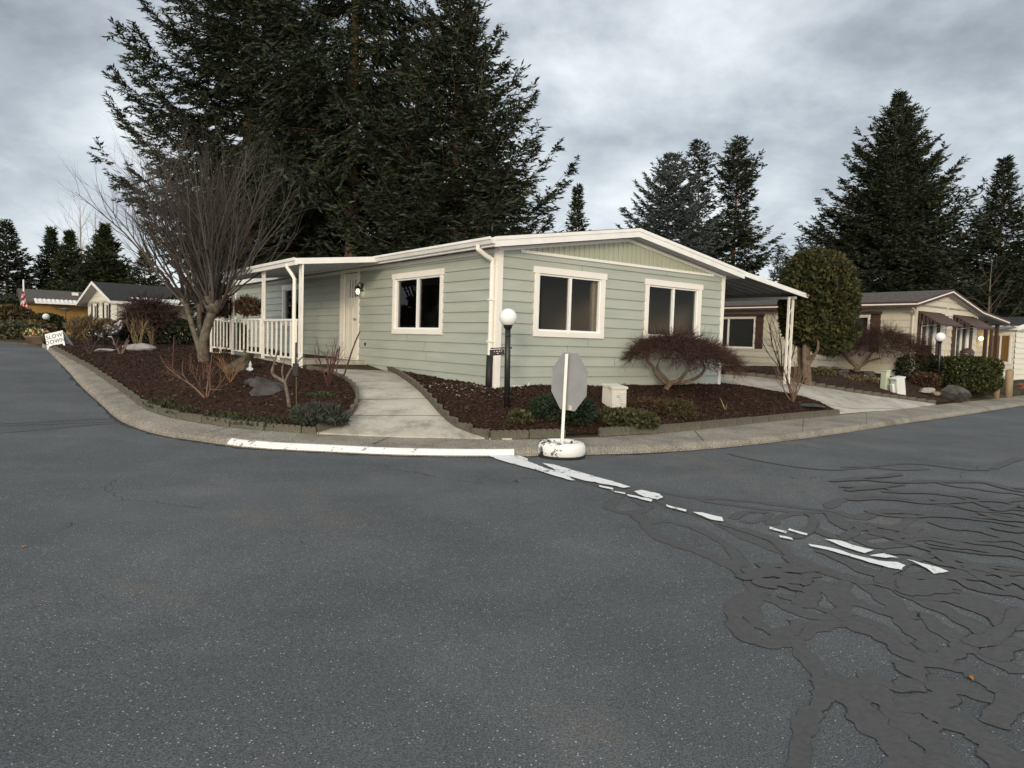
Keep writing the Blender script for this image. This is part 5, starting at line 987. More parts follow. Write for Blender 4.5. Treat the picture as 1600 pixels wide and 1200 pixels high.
shrub('shrub', 'low olive moss mound beside the arborvitae trunk in the neighbouring bed', 1283, 588, .4, .3, .14, 700, 441, LEAF('moss_leaf', (.05, .05, .015), (.09, .085, .03)), size=(.05, .1), lift=.1)

# leafless small shrubs: canes and twigs
def twiggy(name, label, u, v, H, seed, mat, n=7, spread=.5, lv=2, kids=5, r=.016, up=.35, crook=.12, cat='shrub', group=None, sub=.55, wm=None):
    b = G(u, v); rng = np.random.default_rng(seed); t = thing(name, label, cat, b, 0, group); mb = MB()
    mb.tube([(0, 0, -.06), (0, 0, .06)], [r * 2.2, r * 1.6], 6); mb.build('root_crown', wm or mat, t); mb = MB()
    for k in range(n):
        a = k * 6.28 / n + rng.normal(0, .35); s = spread * rng.uniform(.4, 1.2); grow(mb, (0, 0, .03), (math.cos(a) * s, math.sin(a) * s, 1), H * rng.uniform(.6, .95), r * rng.uniform(.7, 1.1), lv, rng, up, kids, .65, crook, sub, 5, .35, 5, .35)
    mb.build('canes', mat, t); return t
twiggy('rose_bush', 'pruned red-stemmed shrub with upright twigs beside the path near the door', 513, 607, .92, 501, CANE, 7, .35, 2, 4, .017, .5)
twiggy('rose_bush', 'low spreading pink-brown rose bush in a wide V near the front of the left bed', 322, 627, .92, 502, ROSE, 7, 1.15, 2, 5, .017, .35, .16)
twiggy('bare_shrub', 'bare tan shrub in front of the carport post at the end of the front bed', 1238, 631, 1.05, 503, LEAF('shrub_cane', (.12, .075, .05), (.18, .12, .08)), 8, .75, 2, 5, .022, .45)
twiggy('bare_shrub', 'pale straw twig shrub growing beside the white rock in the left bed', 216, 549, 1.0, 504, TANTWIG, 8, .45, 2, 4, .018, .4)
twiggy('bare_shrub', 'pale straw twig shrub, smaller, right of the white rock in the left bed', 236, 547, .75, 505, TANTWIG, 6, .4, 2, 4, .015, .4)
twiggy('bare_shrub', 'stubby grey cut-back shrub with two forks left of the white rock', 188, 557, .62, 506, LEAF('stub_cane', (.10, .075, .06), (.16, .12, .095)), 4, .7, 1, 3, .034, .3, .2)
twiggy('bare_shrub', 'airy bare shrub with spreading grey twigs left of the arborvitae trunk', 1222, 588, 1.9, 507, TWIG, 9, .65, 2, 6, .02, .3)
twiggy('bare_shrub', 'bare twig shrub standing among the black garden chairs', 140, 556, .6, 508, LEAF('dark_cane', (.05, .035, .03), (.09, .065, .055)), 6, .6, 2, 3, .014, .3)
twiggy('bare_shrub', 'rust-tipped twiggy shrub just behind the spreading rose bush', 360, 600, .55, 509, LEAF('rust_cane', (.14, .07, .03), (.24, .13, .06)), 9, .8, 2, 5, .010, .3)
twiggy('bare_shrub', 'thin upright red canes behind the spreading rose bush', 318, 596, .75, 510, CANE, 3, .12, 1, 2, .012, .5)
def caned(name, label, pxs, r, mat, cat='shrub', sides=5, extra=()):
    b = G(*pxs[0]); t = thing(name, label, cat, b); Y = b[1]; mb = MB()
    px_tube(mb, b, pxs, Y, r, sides); mb.build('cane', mat, t)
    for q, rr in extra: m2 = MB(); px_tube(m2, b, q, Y, rr, sides, [i * .04 for i in range(len(q))]); m2.build('branch', mat, t)
    return t
caned('rose_cane', 'single long dark red cane leaning to the right in front of the door', [(533, 598), (540, 580), (550, 548), (557, 530), (563, 517)], [.018, .016, .014, .012], CANE)
caned('rose_cane', 'shorter thin red cane left of the leaning one beside the path', [(524, 590), (528, 565), (531, 541)], [.012, .010, .008], CANE)
caned('cane_stake', 'single thin bare brown stem standing alone in the left bed', [(269, 577), (271, 550), (272, 526)], [.014, .012, .010], CANE)
caned('pruned_tree', 'small pruned pale-barked tree with crooked arms left of the green stake', [(453, 641), (450, 622), (446, 600), (443, 594)], [.032, .026, .024, .021], M('pale_bark', (.09, .07, .055), (.18, .145, .115), 14, .9, .5, 30), 'tree', 7,
      [([(444, 596), (432, 590), (424, 582), (428, 570)], [.03, .026, .022, .016]), ([(424, 582), (430, 562), (434, 548), (436, 541)], [.012, .012, .01, .006]), ([(432, 570), (424, 558), (421, 550)], [.01, .008, .006]), ([(445, 598), (452, 580), (460, 572), (468, 562), (476, 555)], [.018, .015, .012, .010, .006]), ([(460, 572), (470, 574), (478, 568)], [.01, .008, .005]), ([(443, 594), (440, 580), (443, 566), (447, 558)], [.014, .012, .01, .005])])
sk = caned('garden_stake', 'thin green garden stake with a black tag beside the pruned tree', [(463, 641), (463, 610), (463, 588)], [.008, .008, .008], M('stake_green', (.09, .085, .04), None, rough=.7), 'stake')
b = G(463, 641); mb = MB(); c = at(462, 578, b[1]) - b; mb.box(c[0] - .045, c[0] + .045, c[1] - .02, c[1] + .02, c[2] - .10, c[2] + .10); mb.box(c[0] - .012, c[0] + .012, c[1] - .012, c[1] + .012, c[2] + .1, c[2] + .42); mb.build('tag', BLKPL, sk, bevel=.01)
# yucca: a few strap leaves
yb = G(1134, 645); yt = thing('yucca', 'small strappy yucca with one pale and several green leaves in the front bed', 'plant', yb); rng = np.random.default_rng(520); 
for k, (dx, dz, ln, mt) in enumerate([(-.35, 1, .36, 0), (.05, 1, .22, 1), (.5, .8, .24, 1), (.9, .35, .30, 2), (1, .1, .34, 2), (-.1, 1, .16, 1), (-.8, .15, .20, 2)]):
    mb = MB(); d = unit(np.array([dx, rng.uniform(-.3, .3), dz])); s = np.array([0.6, .8, 0]); P = []
    for i in range(6): t = i / 5; p = d * ln * t + np.array([dx * .08 * t * t, 0, -.12 * t * t * abs(dx)]); wv = .022 * (1 - t ** 2) + .002; P += [p - s * wv, p + s * wv]
    mb.add(P, [(2 * i, 2 * i + 1, 2 * i + 3, 2 * i + 2) for i in range(5)]); mb.build('leaf', [M('yucca_pale', (.38, .32, .14), None), M('yucca_green', (.14, .20, .06), None), M('yucca_grey', (.20, .20, .13), None)][mt], yt)

# rocks
def rock(label, u, v, sx_, sy_, sz_, seed, mat, rz=0, tilt=0, sink=.15, tilt2=0, group=None, cut=0):
    rng = np.random.default_rng(seed); bm = bmesh.new(); bmesh.ops.create_icosphere(bm, subdivisions=4, radius=1)
    pn = unit(rng.normal(0, 1, (9, 3))); of = rng.uniform(.55, .85, 9)
    for vv in bm.verts:
        p = np.array(vv.co)
        for n_, o_ in zip(pn, of):
            e = p @ n_ - o_
            if e > 0: p = p - n_ * e * .93
        f = 1 + .03 * math.sin(p[0] * 7 + seed) * math.sin(p[1] * 6) + .02 * math.sin(p[2] * 13 + p[0] * 9); vv.co = Vector((p[0] * sx_ * f, p[1] * sy_ * f, p[2] * sz_ * f))
    me = bpy.data.meshes.new('rock'); bm.to_mesh(me); bm.free(); me.materials.append(mat); o = bpy.data.objects.new('rock', me); COL.objects.link(o); b = G(u, v)
    o.location = (b[0], b[1], b[2] + .05 + sz_ * (.8 - sink)); o.rotation_euler = (tilt2, tilt, rz); return tag(o, label, 'rock', group)
def slab_rock(label, outline, ub, vb_, depth, seed, mat, lean=.1):
    rng = np.random.default_rng(seed); b = G(ub, vb_); ol = resample([at(u, v, b[1]) - b for u, v in []] or [np.array([(at(u, v, b[1]) - b)[0], (at(u, v, b[1]) - b)[2]]) for u, v in outline + outline[:1]], .07)[:-1]; n = len(ol); bm = bmesh.new(); rings = []
    for j, (f, y) in enumerate([(.80, -depth * .5), (.97, -depth * .32), (1.0, 0), (.96, depth * .3), (.78, depth * .5)]):
        c = np.mean(ol, 0); rings.append([bm.verts.new((*(c + (p - c) * f * (1 + rng.normal(0, .015)))[:1], y + rng.normal(0, .02) + lean * p[1], (c + (p - c) * f)[1] + rng.normal(0, .008))) for p in ol])
    for r0, r1 in zip(rings[:-1], rings[1:]):
        for i in range(n): bm.faces.new((r0[i], r0[(i + 1) % n], r1[(i + 1) % n], r1[i]))
    for r0, rv in ((rings[0], 1), (rings[-1], 0)):
        c = bm.verts.new(tuple(np.mean([tuple(v.co) for v in r0], 0) + np.array([0, -.03 if rv else .03, .01])))
        for i in range(n): bm.faces.new((r0[i], c, r0[(i + 1) % n]) if rv else (r0[i], r0[(i + 1) % n], c))
    bmesh.ops.recalc_face_normals(bm, faces=bm.faces); me = bpy.data.meshes.new('rock'); bm.to_mesh(me); bm.free(); me.materials.append(mat); o = bpy.data.objects.new('rock', me); COL.objects.link(o); o.location = [float(t) for t in b]; return tag(o, label, 'rock')
slab_rock('large upright wedge-shaped grey rock in front of the porch railing', [(350, 584), (351, 576), (357, 570), (372, 561), (388, 551), (391, 553), (390, 565), (391, 576), (386, 586)], 371, 583, .42, 601, ROCKB, .25)
slab_rock('flat layered grey rock lying in the middle of the left bed', [(389, 600), (388, 595), (393, 590), (403, 593), (411, 597), (430, 600), (439, 605), (443, 610), (436, 618), (400, 620), (393, 613), (398, 605)], 415, 617, .5, 602, M('slate_rock', (.042, .038, .036), (.078, .071, .068), 5, .85, .6, 14, .2), .9)
rock('small flat grey stone leaning on the left end of the layered rock', 398, 604, .19, .14, .07, 613, ROCKM, .3, -.2)
rock('pale whitish rock among the twig shrubs in the left bed', 217, 551, .46, .3, .13, 603, ROCKP, .1, 0)
rock('small flat grey stone half sunk in the mulch near the black chairs', 163, 553, .34, .22, .06, 604, ROCKP, .1, 0)
rock('flat slab of grey stone at the driveway corner of the front bed', 1272, 641, .36, .22, .06, 605, ROCKM, .5, .05)
rock('dark angular boulder below the clipped green hedge', 1487, 626, .58, .38, .24, 606, ROCKM, .3, .15)
rock('pale tan rock left of the dark angular boulder', 1447, 617, .26, .2, .12, 607, ROCKP, 0, 0)
rock('brownish rounded rock touching the dark angular boulder', 1462, 621, .25, .18, .09, 608, M('tan_rock', (.20, .15, .10), (.28, .22, .15), 5, .9, .6, 14), .6, 0)
for k, (u, v, s, lb) in enumerate([(1288, 583, .24, 'grey round rock behind the arborvitae trunk in the neighbouring bed'), (1318, 589, .24, 'flat grey rock left of the neighbouring maple trunk'), (1358, 590, .20, 'dark grey rock right of the neighbouring maple trunk'), (1304, 582, .18, 'small dark rock between the arborvitae and the neighbouring maple'), (1166, 574, .22, 'pale flat rock at the wall foot under the far beige window')]):
    rock(lb, u, v, s, s * .8, s * .55, 620 + k, [ROCKB, ROCKM, ROCKM, ROCKB, ROCKP][k], k)
#@@PROPS
# ------------------------------------------------------------------ street furniture and garden things
def text_mesh(body, size, loc_mat, mat, name, parent=None, ext=.002, space=1.0):
    cu = bpy.data.curves.new('lettering', 'FONT'); cu.body = body; cu.size = size; cu.extrude = ext; cu.align_x = 'CENTER'; cu.align_y = 'CENTER'; cu.space_character = space; cu.offset = -.004 * size
    o = bpy.data.objects.new('lettering', cu); COL.objects.link(o); dg = bpy.context.evaluated_depsgraph_get(); me = bpy.data.meshes.new_from_object(o.evaluated_get(dg)); bpy.data.objects.remove(o); bpy.data.curves.remove(cu)
    me.name = name; me.materials.clear(); me.materials.append(mat); q = bpy.data.objects.new(name, me); COL.objects.link(q); q.matrix_local = loc_mat
    if parent: q.parent = parent
    return q
def lamp_post(label, u, v, vg, rg, Y=None):
    b = G(u, v) if Y is None else np.array(base_at(u, v, Y)); Y = b[1]; t = thing('lamp_post', label, 'lamp post', b); c = at(u + 2 if u < 1000 else u + 3, vg, Y) - b; r = rg * Y / F_PX
    mb = MB(); d = Vector(c).normalized(); top = Vector(c) - Vector((0, 0, r * .93)); mb.tube([(0, 0, -.15), top * .6, top], [.047, .045, .043], 14); mb.tube([top * .18, top * .185], .052, 14); mb.tube([top * .88, top * .885], .052, 14); mb.build('post', BLACK, t, True)
    mb = MB(); mb.lathe([(.043, -.05), (.062, -.03), (.066, -.005), (r * .55, .01), (r * .55, .03), (.05, .032)], 16, top); mb.build('fitter', BLACK, t, True)
    bm = bmesh.new(); bmesh.ops.create_uvsphere(bm, u_segments=28, v_segments=18, radius=r); me = bpy.data.meshes.new('globe'); bm.to_mesh(me); bm.free(); me.materials.append(GLOBE); me.polygons.foreach_set('use_smooth', [True] * len(me.polygons))
    g = bpy.data.objects.new('globe', me); COL.objects.link(g); g.parent = t; g.location = c; return t, b, c
lp, lb, lc = lamp_post('tall black lamp post with white globe and hanging house sign at the sage home corner', 792, 643, 496, 14)
lamp_post('black lamp post with white globe between the dark hedge and the clipped green hedge', 1466, 607, 527, 7.5)
lamp_post('small black lamp post with white globe in front of the ochre home', 70, 528, 495, 5, G(75, 528)[1] - 1.4)
# hanging house sign on the arm
hs = thing('house_sign', 'small black house number plate hanging from an arm on the lamp post', 'sign', lb + np.array([0, 0, 0]))
Yl = lb[1]; a0 = at(791, 543.3, Yl) - lb; a1 = at(766, 544.5, Yl - .02) - lb; q0 = [at(765, 546.5, Yl - .03) - lb, at(788, 545.5, Yl - .03) - lb, at(788.4, 554.5, Yl - .03) - lb, at(765.2, 556, Yl - .03) - lb]
mb = MB(); mb.tube([a0, a1], .009, 6); mb.tube([a0 + np.array([.02, 0, 0]), a0 + np.array([.09, 0, 0])], .012, 6); mb.build('arm', BLACK, hs)
mb = MB(); mb.prism([tuple(p) for p in q0], (0, .008, 0)); mb.build('plate', BLKPL, hs)
mb = MB(); ux = unit(q0[1] - q0[0]); uz = unit(q0[0] - q0[3]); wdt = np.linalg.norm(q0[1] - q0[0]); hgt = np.linalg.norm(q0[0] - q0[3])
for fx, fz, fw_, fh in [(.30, .60, .05, .12), (.45, .62, .035, .14), (.49, .62, .03, .12), (.56, .62, .015, .16), (.64, .60, .05, .15), (.72, .60, .03, .05), (.80, .66, .04, .17), (.50, .30, .035, .13), (.56, .28, .03, .14)]:
    p = q0[3] + ux * wdt * fx + uz * hgt * fz + np.array([0, -.0035, 0]); mb.prism([p, p + ux * wdt * fw_, p + ux * wdt * fw_ * .85 + uz * hgt * fh, p + ux * wdt * .008 + uz * hgt * fh], (0, .003, 0))
mb.build('lettering', GLOBE, hs)
# stop sign seen from behind, in a painted tyre
ty = survey(877, 713, zr); tp = thing('tyre', 'white painted car tyre with chipped paint lying flat at the kerb as a sign base', 'tyre', ty)
mb = MB(); pr = [(.20, .02), (.245, .0), (.29, .015), (.312, .05), (.318, .10), (.312, .15), (.29, .185), (.25, .205), (.215, .195), (.195, .175), (.205, .15), (.23, .12), (.23, .07), (.20, .04)]
n = 40; vs = [(r * math.cos(2 * math.pi * j / n), r * math.sin(2 * math.pi * j / n), z) for r, z in pr for j in range(n)]; k = len(pr)
mb.add(vs, [(i * n + j, i * n + (j + 1) % n, ((i + 1) % k) * n + (j + 1) % n, ((i + 1) % k) * n + j) for i in range(k) for j in range(n)]); mb.build('tyre_body', TYREW, tp, True)
mb = MB(); mb.lathe([(.18, .0), (.314, .0), (.316, .02), (.30, .035), (.2, .03)], 40); mb.build('tread', RUBBER, tp, True)
mb = MB(); mb.lathe([(0, .02), (.225, .02), (.22, .13), (.10, .15), (0, .155)], 24); mb.build('soil', MULCH, tp, True)
ss = thing('stop_sign', 'grey back of an octagonal stop sign on a leaning white post set in the tyre', 'sign', ty)
st0 = np.array([0, 0, .02]); st1 = at(885.5, 553, ty[1]) - ty; tl = (st1 - st0) / np.linalg.norm(st1 - st0)
mb = MB(); mb.bar(st0, st1, .052, .04, (1, 0, 0)); mb.build('post', chipped_mat('post_paint', (.78, .77, .72), (.35, .33, .28), .33, 14), ss, bevel=.004)
e1 = unit(np.array([.545, -.84, 0])); nb_ = unit(np.cross(e1, tl)); e1 = np.cross(tl, nb_); nb_ = nb_ if nb_[1] > 0 else -nb_      # nb_ points away from us (the red face)
cc = at(886.5, 596, ty[1]) - ty; off = (cc - st0) - tl * ((cc - st0) @ tl); cc = st0 + tl * ((cc - st0) @ tl) + nb_ * .032 + e1 * .035; A8 = .378 / math.cos(math.pi / 8)
oc = [cc + e1 * A8 * math.cos(math.pi / 8 + k * math.pi / 4) + tl * A8 * math.sin(math.pi / 8 + k * math.pi / 4) for k in range(8)]
mb = MB(); mb.prism([tuple(p) for p in oc], tuple(nb_ * .003)); mb.build('sign_plate', GALV, ss)
mb = MB(); mb.prism([tuple(p + nb_ * .0035) for p in oc], tuple(nb_ * .001)); face = mb.build('sign_face', M('stop_red', (.45, .02, .02), None, rough=.5), ss)
Mx = Matrix.Identity(4); xv, yv, zv = Vector(-e1 if (np.cross(-e1, tl) @ nb_) > 0 else e1), Vector(tl), Vector(nb_)
for i in range(3): Mx[i][0] = xv[i]; Mx[i][1] = yv[i]; Mx[i][2] = zv[i]; Mx[i][3] = (cc + nb_ * .006)[i]
text_mesh('STOP', .30, Mx, GLOBE, 'lettering', ss)
mb = MB()
for tt in (.24, -.24): p = cc + tl * tt - e1 * .035 - nb_ * .06; mb.tube([p, p + nb_ * .03], .010, 6)
mb.build('bolt', GALV, ss); mb = MB(); p = cc - tl * .34 + e1 * .06 - nb_ * .001; mb.prism([tuple(p - e1 * .035 - tl * .03), tuple(p + e1 * .035 - tl * .03), tuple(p + e1 * .035 + tl * .03), tuple(p - e1 * .035 + tl * .03)], tuple(nb_ * -.0015)); mb.build('sticker', M('sticker', (.5, .45, .32), (.66, .62, .5), 30), ss)
# white louvred utility pedestal
ub = G(959, 639); ut = thing('utility_pedestal', 'dirty white louvred utility box standing in the mulch beside the stop sign', 'utility box', ub, .50)
mb = MB(); wv = .145
mb.add([(-wv * 1.04, -wv * 1.04, -.1), (wv * 1.04, -wv * 1.04, -.1), (wv * 1.04, wv * 1.04, -.1), (-wv * 1.04, wv * 1.04, -.1), (-wv, -wv, .36), (wv, -wv, .36), (wv, wv, .40), (-wv, wv, .40)], [(3, 2, 1, 0), (4, 5, 6, 7), (0, 1, 5, 4), (1, 2, 6, 5), (2, 3, 7, 6), (3, 0, 4, 7)]); mb.build('body', RUSTY, ut, bevel=.008)
mb = MB(); g = .018; mb.add([(-wv - g, -wv - g, .345), (wv + g, -wv - g, .345), (wv + g, wv + g, .385), (-wv - g, wv + g, .385), (-wv - g, -wv - g, .385), (wv + g, -wv - g, .385), (wv + g, wv + g, .425), (-wv - g, wv + g, .425)], [(3, 2, 1, 0), (4, 5, 6, 7), (0, 1, 5, 4), (1, 2, 6, 5), (2, 3, 7, 6), (3, 0, 4, 7)]); mb.build('lid', RUSTY, ut, bevel=.006)
mb = MB()
for k in range(6): z = .12 + k * .034; mb.prism([(wv - .002, -.06, z), (wv + .016, -.06, z - .008), (wv - .002, -.06, z + .016)], (0, .15, 0)); 
for k in range(6): z = .12 + k * .034; mb.prism([(.0, -wv - .004, z), (.0, -wv - .018, z - .008), (.0, -wv - .004, z + .016)], (.12, 0, 0))
mb.build('louvre', RUSTY, ut)
# neighbour's pedestals
gb = G(1382, 611); k_ = gb[1] / F_PX; gt = thing('utility_pedestal', 'pale green upright utility pedestal by the driveway edging', 'utility box', gb, .5); mb = MB(); wv = 5.0 * k_; hh = 33 * k_
mb.box(-wv, wv, -wv, wv, -.1, hh * .93); mb.build('body', GREENBOX, gt, bevel=.02); mb = MB(); mb.box(-wv - .012, wv + .012, -wv - .012, wv + .012, hh * .93, hh); mb.build('cap', GREENBOX, gt, bevel=.012); mb = MB(); mb.box(wv + .001, wv + .012, -.04, .04, hh * .62, hh * .72); mb.build('label_plate', BLKPL, gt)
wb = G(1404, 616); wt = thing('utility_box', 'white plastic utility box tilted to the left next to the green pedestal', 'utility box', wb, .45); wt.rotation_euler = (.05, -.22, .3); mb = MB(); mb.box(-.15, .15, -.12, .12, -.08, .44); mb.build('body', WHITEBOX, wt, bevel=.025); mb = MB(); mb.box(-.165, .165, -.135, .135, .44, .49); mb.build('lid', WHITEBOX, wt, bevel=.012); mb = MB(); mb.box(-.245, -.155, -.05, .05, -.1, .34); mb.build('side_post', WHITEBOX, wt, bevel=.01)
mb = MB(); p0, p1 = G(1350, 594), G(1375, 600); mb.tube([p0 + np.array([0, 0, .12]), p1 + np.array([0, 0, .12])], .035, 8); tag(mb.build('drain_pipe', WHITEBOX), 'white plastic pipe lying on the mulch left of the green pedestal', 'pipe')
mb = MB(); p0 = G(800, 609); p1 = G(824, 608); mb.tube([p0 + np.array([0, 0, .06]), (p0 + p1) / 2 + np.array([0, 0, .055]), p1 + np.array([0, 0, .06]), p1 + np.array([0.02, .03, .12])], .016, 7); tag(mb.build('drain_pipe', TRIM), 'thin white pipe lying along the wall foot behind the lamp post', 'pipe')
# garden gnome
nbp = G(391, 583); nt_ = thing('garden_gnome', 'small white garden gnome beside the wedge-shaped rock', 'statue', nbp); nt_.scale = (.58, .58, .58); W_ = M('gnome_white', (.62, .63, .64), (.42, .43, .45), 14, .5); mb = MB()
mb.lathe([(.0, .0), (.085, .0), (.095, .03), (.085, .10), (.075, .16), (.05, .20), (0, .21)], 14); mb.tube([(-.07, -.02, .17), (-.10, -.05, .12), (-.05, -.085, .10)], [.026, .024, .02], 7); mb.tube([(.07, -.02, .17), (.10, -.05, .12), (.05, -.085, .10)], [.026, .024, .02], 7); mb.build('body', W_, nt_, True)
mb = MB(); mb.lathe([(0, .19), (.035, .20), (.05, .23), (.048, .26), (.03, .285), (0, .29)], 12); mb.lathe([(0, .235), (.012, .24), (.012, .25), (0, .256)], 8, (0, -.05, 0)); mb.prism([(-.04, -.05, .225), (.04, -.05, .225), (.0, -.07, .13)], (0, .03, 0)); mb.build('head', W_, nt_, True)
mb = MB(); mb.lathe([(.0, .255), (.056, .262), (.05, .29), (.028, .35), (.012, .40), (0, .425)], 12); mb.build('hat', W_, nt_, True)
# SLOW DOWN board
sb = G(86, 543); Ys = sb[1]; ks = Ys / F_PX; sd_ = thing('road_sign', 'white hand-lettered SLOW DOWN board tilted on the kerb at the road bend', 'sign', sb)
ru = unit(at(200, 500, Ys) - at(100, 500 - 25, Ys)); ru = unit(np.array([math.cos(.25), 0, math.sin(.25)])); vu = np.array([-math.sin(.25), .12, math.cos(.25)]); vu = unit(vu); nv = unit(np.cross(ru, vu)); o_ = at(85.5, 530, Ys) - sb; bw, bh = 14.2 * ks, 11.0 * ks
loc = lambda x, y: o_ + ru * x * bw + vu * y * bh
mb = MB(); mb.prism([tuple(loc(x, y)) for x, y in [(-1, -1.25), (-.82, -1.25), (-.78, -.85), (.78, -.85), (.82, -1.25), (1, -1.25), (1, 1), (-1, 1)]], tuple(-nv * .02)); mb.build('front_board', M('board_white', (.72, .74, .76), None, rough=.5), sd_)
mb = MB(); B2 = lambda x, y: loc(x, y) + np.array([0, .02 + (1 - y) * .16, 0]); mb.prism([tuple(B2(x, y)) for x, y in [(-1, -1.25), (-.82, -1.25), (-.78, -.85), (.78, -.85), (.82, -1.25), (1, -1.25), (1, 1), (-1, 1)]], (0, .02, 0)); mb.build('rear_board', M('board_back', (.6, .62, .64), None, rough=.5), sd_)
for bd, yy in (('SLOW', .42), ('DOWN', -.32)):
    Mx = Matrix.Identity(4); c_ = loc(0, yy) + nv * (.003 if nv[1] < 0 else -.003); nn = nv if nv[1] < 0 else -nv
    for i in range(3): Mx[i][0] = ru[i]; Mx[i][1] = vu[i]; Mx[i][2] = nn[i]; Mx[i][3] = c_[i]
    text_mesh(bd, .165, Mx, BLKPL, 'lettering', sd_, .001, 1.12)
# flag on a white pole
fb = np.array(base_at(38, 524, 34)); ft = thing('flagpole', 'white flagpole with a limp red and white striped flag in front of the ochre home', 'flag', fb); tp_ = at(36.6, 438, 34) - fb
mb = MB(); mb.tube([(0, 0, -.1), tuple(tp_)], [.045, .035], 8); mb.lathe([(0, -.05), (.05, 0), (0, .05)], 8, tp_); mb.build('pole', TRIM, ft, True)
mb = MB(); nu, nv_ = 26, 22; hd_ = np.array([0, 0, 0.]) + (at(36.8, 453, 34) - fb); P = []
for j in range(nv_ + 1):
    for i in range(nu + 1):
        s, t = i / nu, j / nv_; P.append(hd_ + np.array([-.12 + .42 * s * (.45 + .55 * t) + .03 * math.sin(t * 5 + s * 3), -.05 + .07 * math.sin(s * 15 + t * 2), -1.05 * t - .12 * s * (1 - t)]))
mb.v = [tuple(p) for p in P]
for j in range(nv_):
    for i in range(nu):
        st_ = int((i / nu * .62 + j / nv_ * .75) * 9.5); mi = 2 if (j < 6 and i < 8) else (0 if st_ % 2 == 0 else 1); q = j * (nu + 1) + i; mb.f.append((q, q + 1, q + nu + 2, q + nu + 1)); mb.m.append(mi)
mb.build('flag', [M('flag_red', (.42, .03, .04), None), M('flag_white', (.75, .74, .72), None), M('flag_blue', (.02, .03, .12), None)], ft, True)
# garden seat group
cb = G(166, 541); ch = thing('garden_chair', 'black slatted garden lounge chair with patched cushions on the left bed', 'chair', cb, -.5); ch.scale = (.78, .78, .78); mb = MB()
for x in (-.3, .3):
    for pts in ([(x, -.45, .0), (x, .25, .42)], [(x, .45, .0), (x, -.25, .42)]): mb.bar(pts[0], pts[1], .05, .04)
mb.build('leg', BLKPL, ch); mb = MB()
for k in range(6): mb.box(-.32, .32, -.34 + k * .12, -.26 + k * .12, .40 + .0 * k, .43)
mb.build('seat', BLKPL, ch); mb = MB()
for k in range(6): x = -.30 + k * .105; mb.bar((x, .34, .42), (x * 1.08, .72, 1.05), .08, .025)
mb.bar((-.33, .42, .55), (.33, .42, .55), .05, .03); mb.bar((-.33, .66, .95), (.33, .66, .95), .05, .03); mb.build('backrest', BLKPL, ch); mb = MB()
for x in (-.36, .36): mb.bar((x, -.36, .62), (x, .5, .66), .09, .03); mb.bar((x, -.32, .05), (x, -.32, .61), .05, .05)
mb.build('armrest', BLKPL, ch); CU = M('patched_cushion', (.03, .03, .035), (.42, .36, .34), 6, .9, lo=.5, hi=.56); mb = MB(); mb.box(-.27, .27, -.30, .28, .44, .52); mb.prism([(-.26, .30, .46), (.26, .30, .46), (.28, .66, 1.02), (-.28, .66, 1.02)], (0, -.05, .04)); mb.build('cushion', CU, ch, bevel=.02)
bb = G(131, 535); be = thing('garden_bench', 'low dark brown wooden garden bench left of the black chair', 'bench', bb, .35); be.scale = (.85, .85, .75); DKW = M('dark_wood', (.035, .025, .018), (.06, .042, .03), 6, .8); mb = MB()
for k in range(4): mb.box(-.45, .45, -.2 + k * .11, -.11 + k * .11, .38, .41)
mb.build('seat', DKW, be); mb = MB()
for z in (.5, .62, .74): mb.box(-.45, .45, .24, .27, z, z + .075)
mb.build('backrest', DKW, be)
for x in (-.4, .4): mb = MB(); mb.box(x - .03, x + .03, -.2, -.14, -.05, .38); mb.box(x - .03, x + .03, .2, .26, -.05, .85); mb.box(x - .03, x + .03, -.2, .26, .32, .38); mb.build('leg', DKW, be)
# flower bowl, dish on a pole, bird feeder
pb = G(58, 537); pt = thing('flower_pot', 'low round brown pot of bright yellow, white and pink flowers at the road bend', 'flower pot', pb); mb = MB(); mb.lathe([(0, 0), (.24, 0), (.33, .2), (.36, .22), (.34, .24), (0, .2)], 18); mb.build('pot', M('clay', (.12, .085, .06), (.18, .13, .09), 5), pt, True)
for k, (c_, n_) in enumerate((((.75, .6, .08), 90), ((.75, .72, .68), 70), ((.6, .18, .26), 60), ((.05, .09, .03), 200))): v_ = leafmass(n_, .36, .36, .16, 700 + k, (.05, .09), shell=.5, wd=.5); v_[:, :, 2] += .32; quads_obj('flowers' if k < 3 else 'foliage', v_, M('flower_colour', c_, None), pt)
db = np.array(base_at(103, 520, 38)); dt = thing('bird_bath', 'small glass dish on a thin dark pole in front of the ochre wall', 'bird bath', db); zt_ = (at(103, 486, 38) - db)[2]; mb = MB(); mb.tube([(0, 0, -.1), (0, 0, zt_)], .022, 6); mb.build('pole', BLACK, dt); mb = MB(); mb.lathe([(0, zt_ - .02), (.10, zt_), (.30, zt_ + .12), (.33, zt_ + .13), (.28, zt_ + .11), (0, zt_ + .03)], 16); mb.build('dish', M('dish_glass', (.30, .36, .38), None, rough=.15, spec=.8), dt, True)
fc = at(348, 452, VY + .5); fd = thing('bird_feeder', 'small dark green roofed bird feeder hanging from the bare tree', 'bird feeder', fc); mb = MB(); mb.prism([(-.16, -.12, .06), (.16, -.12, .06), (0, -.12, .15)], (0, .24, 0)); mb.build('roof', M('feeder_green', (.03, .06, .05), None), fd); mb = MB(); mb.box(-.09, .09, -.08, .08, -.12, .06); mb.box(-.13, .13, -.11, .11, -.14, -.12); mb.build('body', DKW, fd); mb = MB(); mb.tube([(0, 0, .14), (-.05, -.1, .75)], .006, 4); mb.build('wire', BLACK, fd)
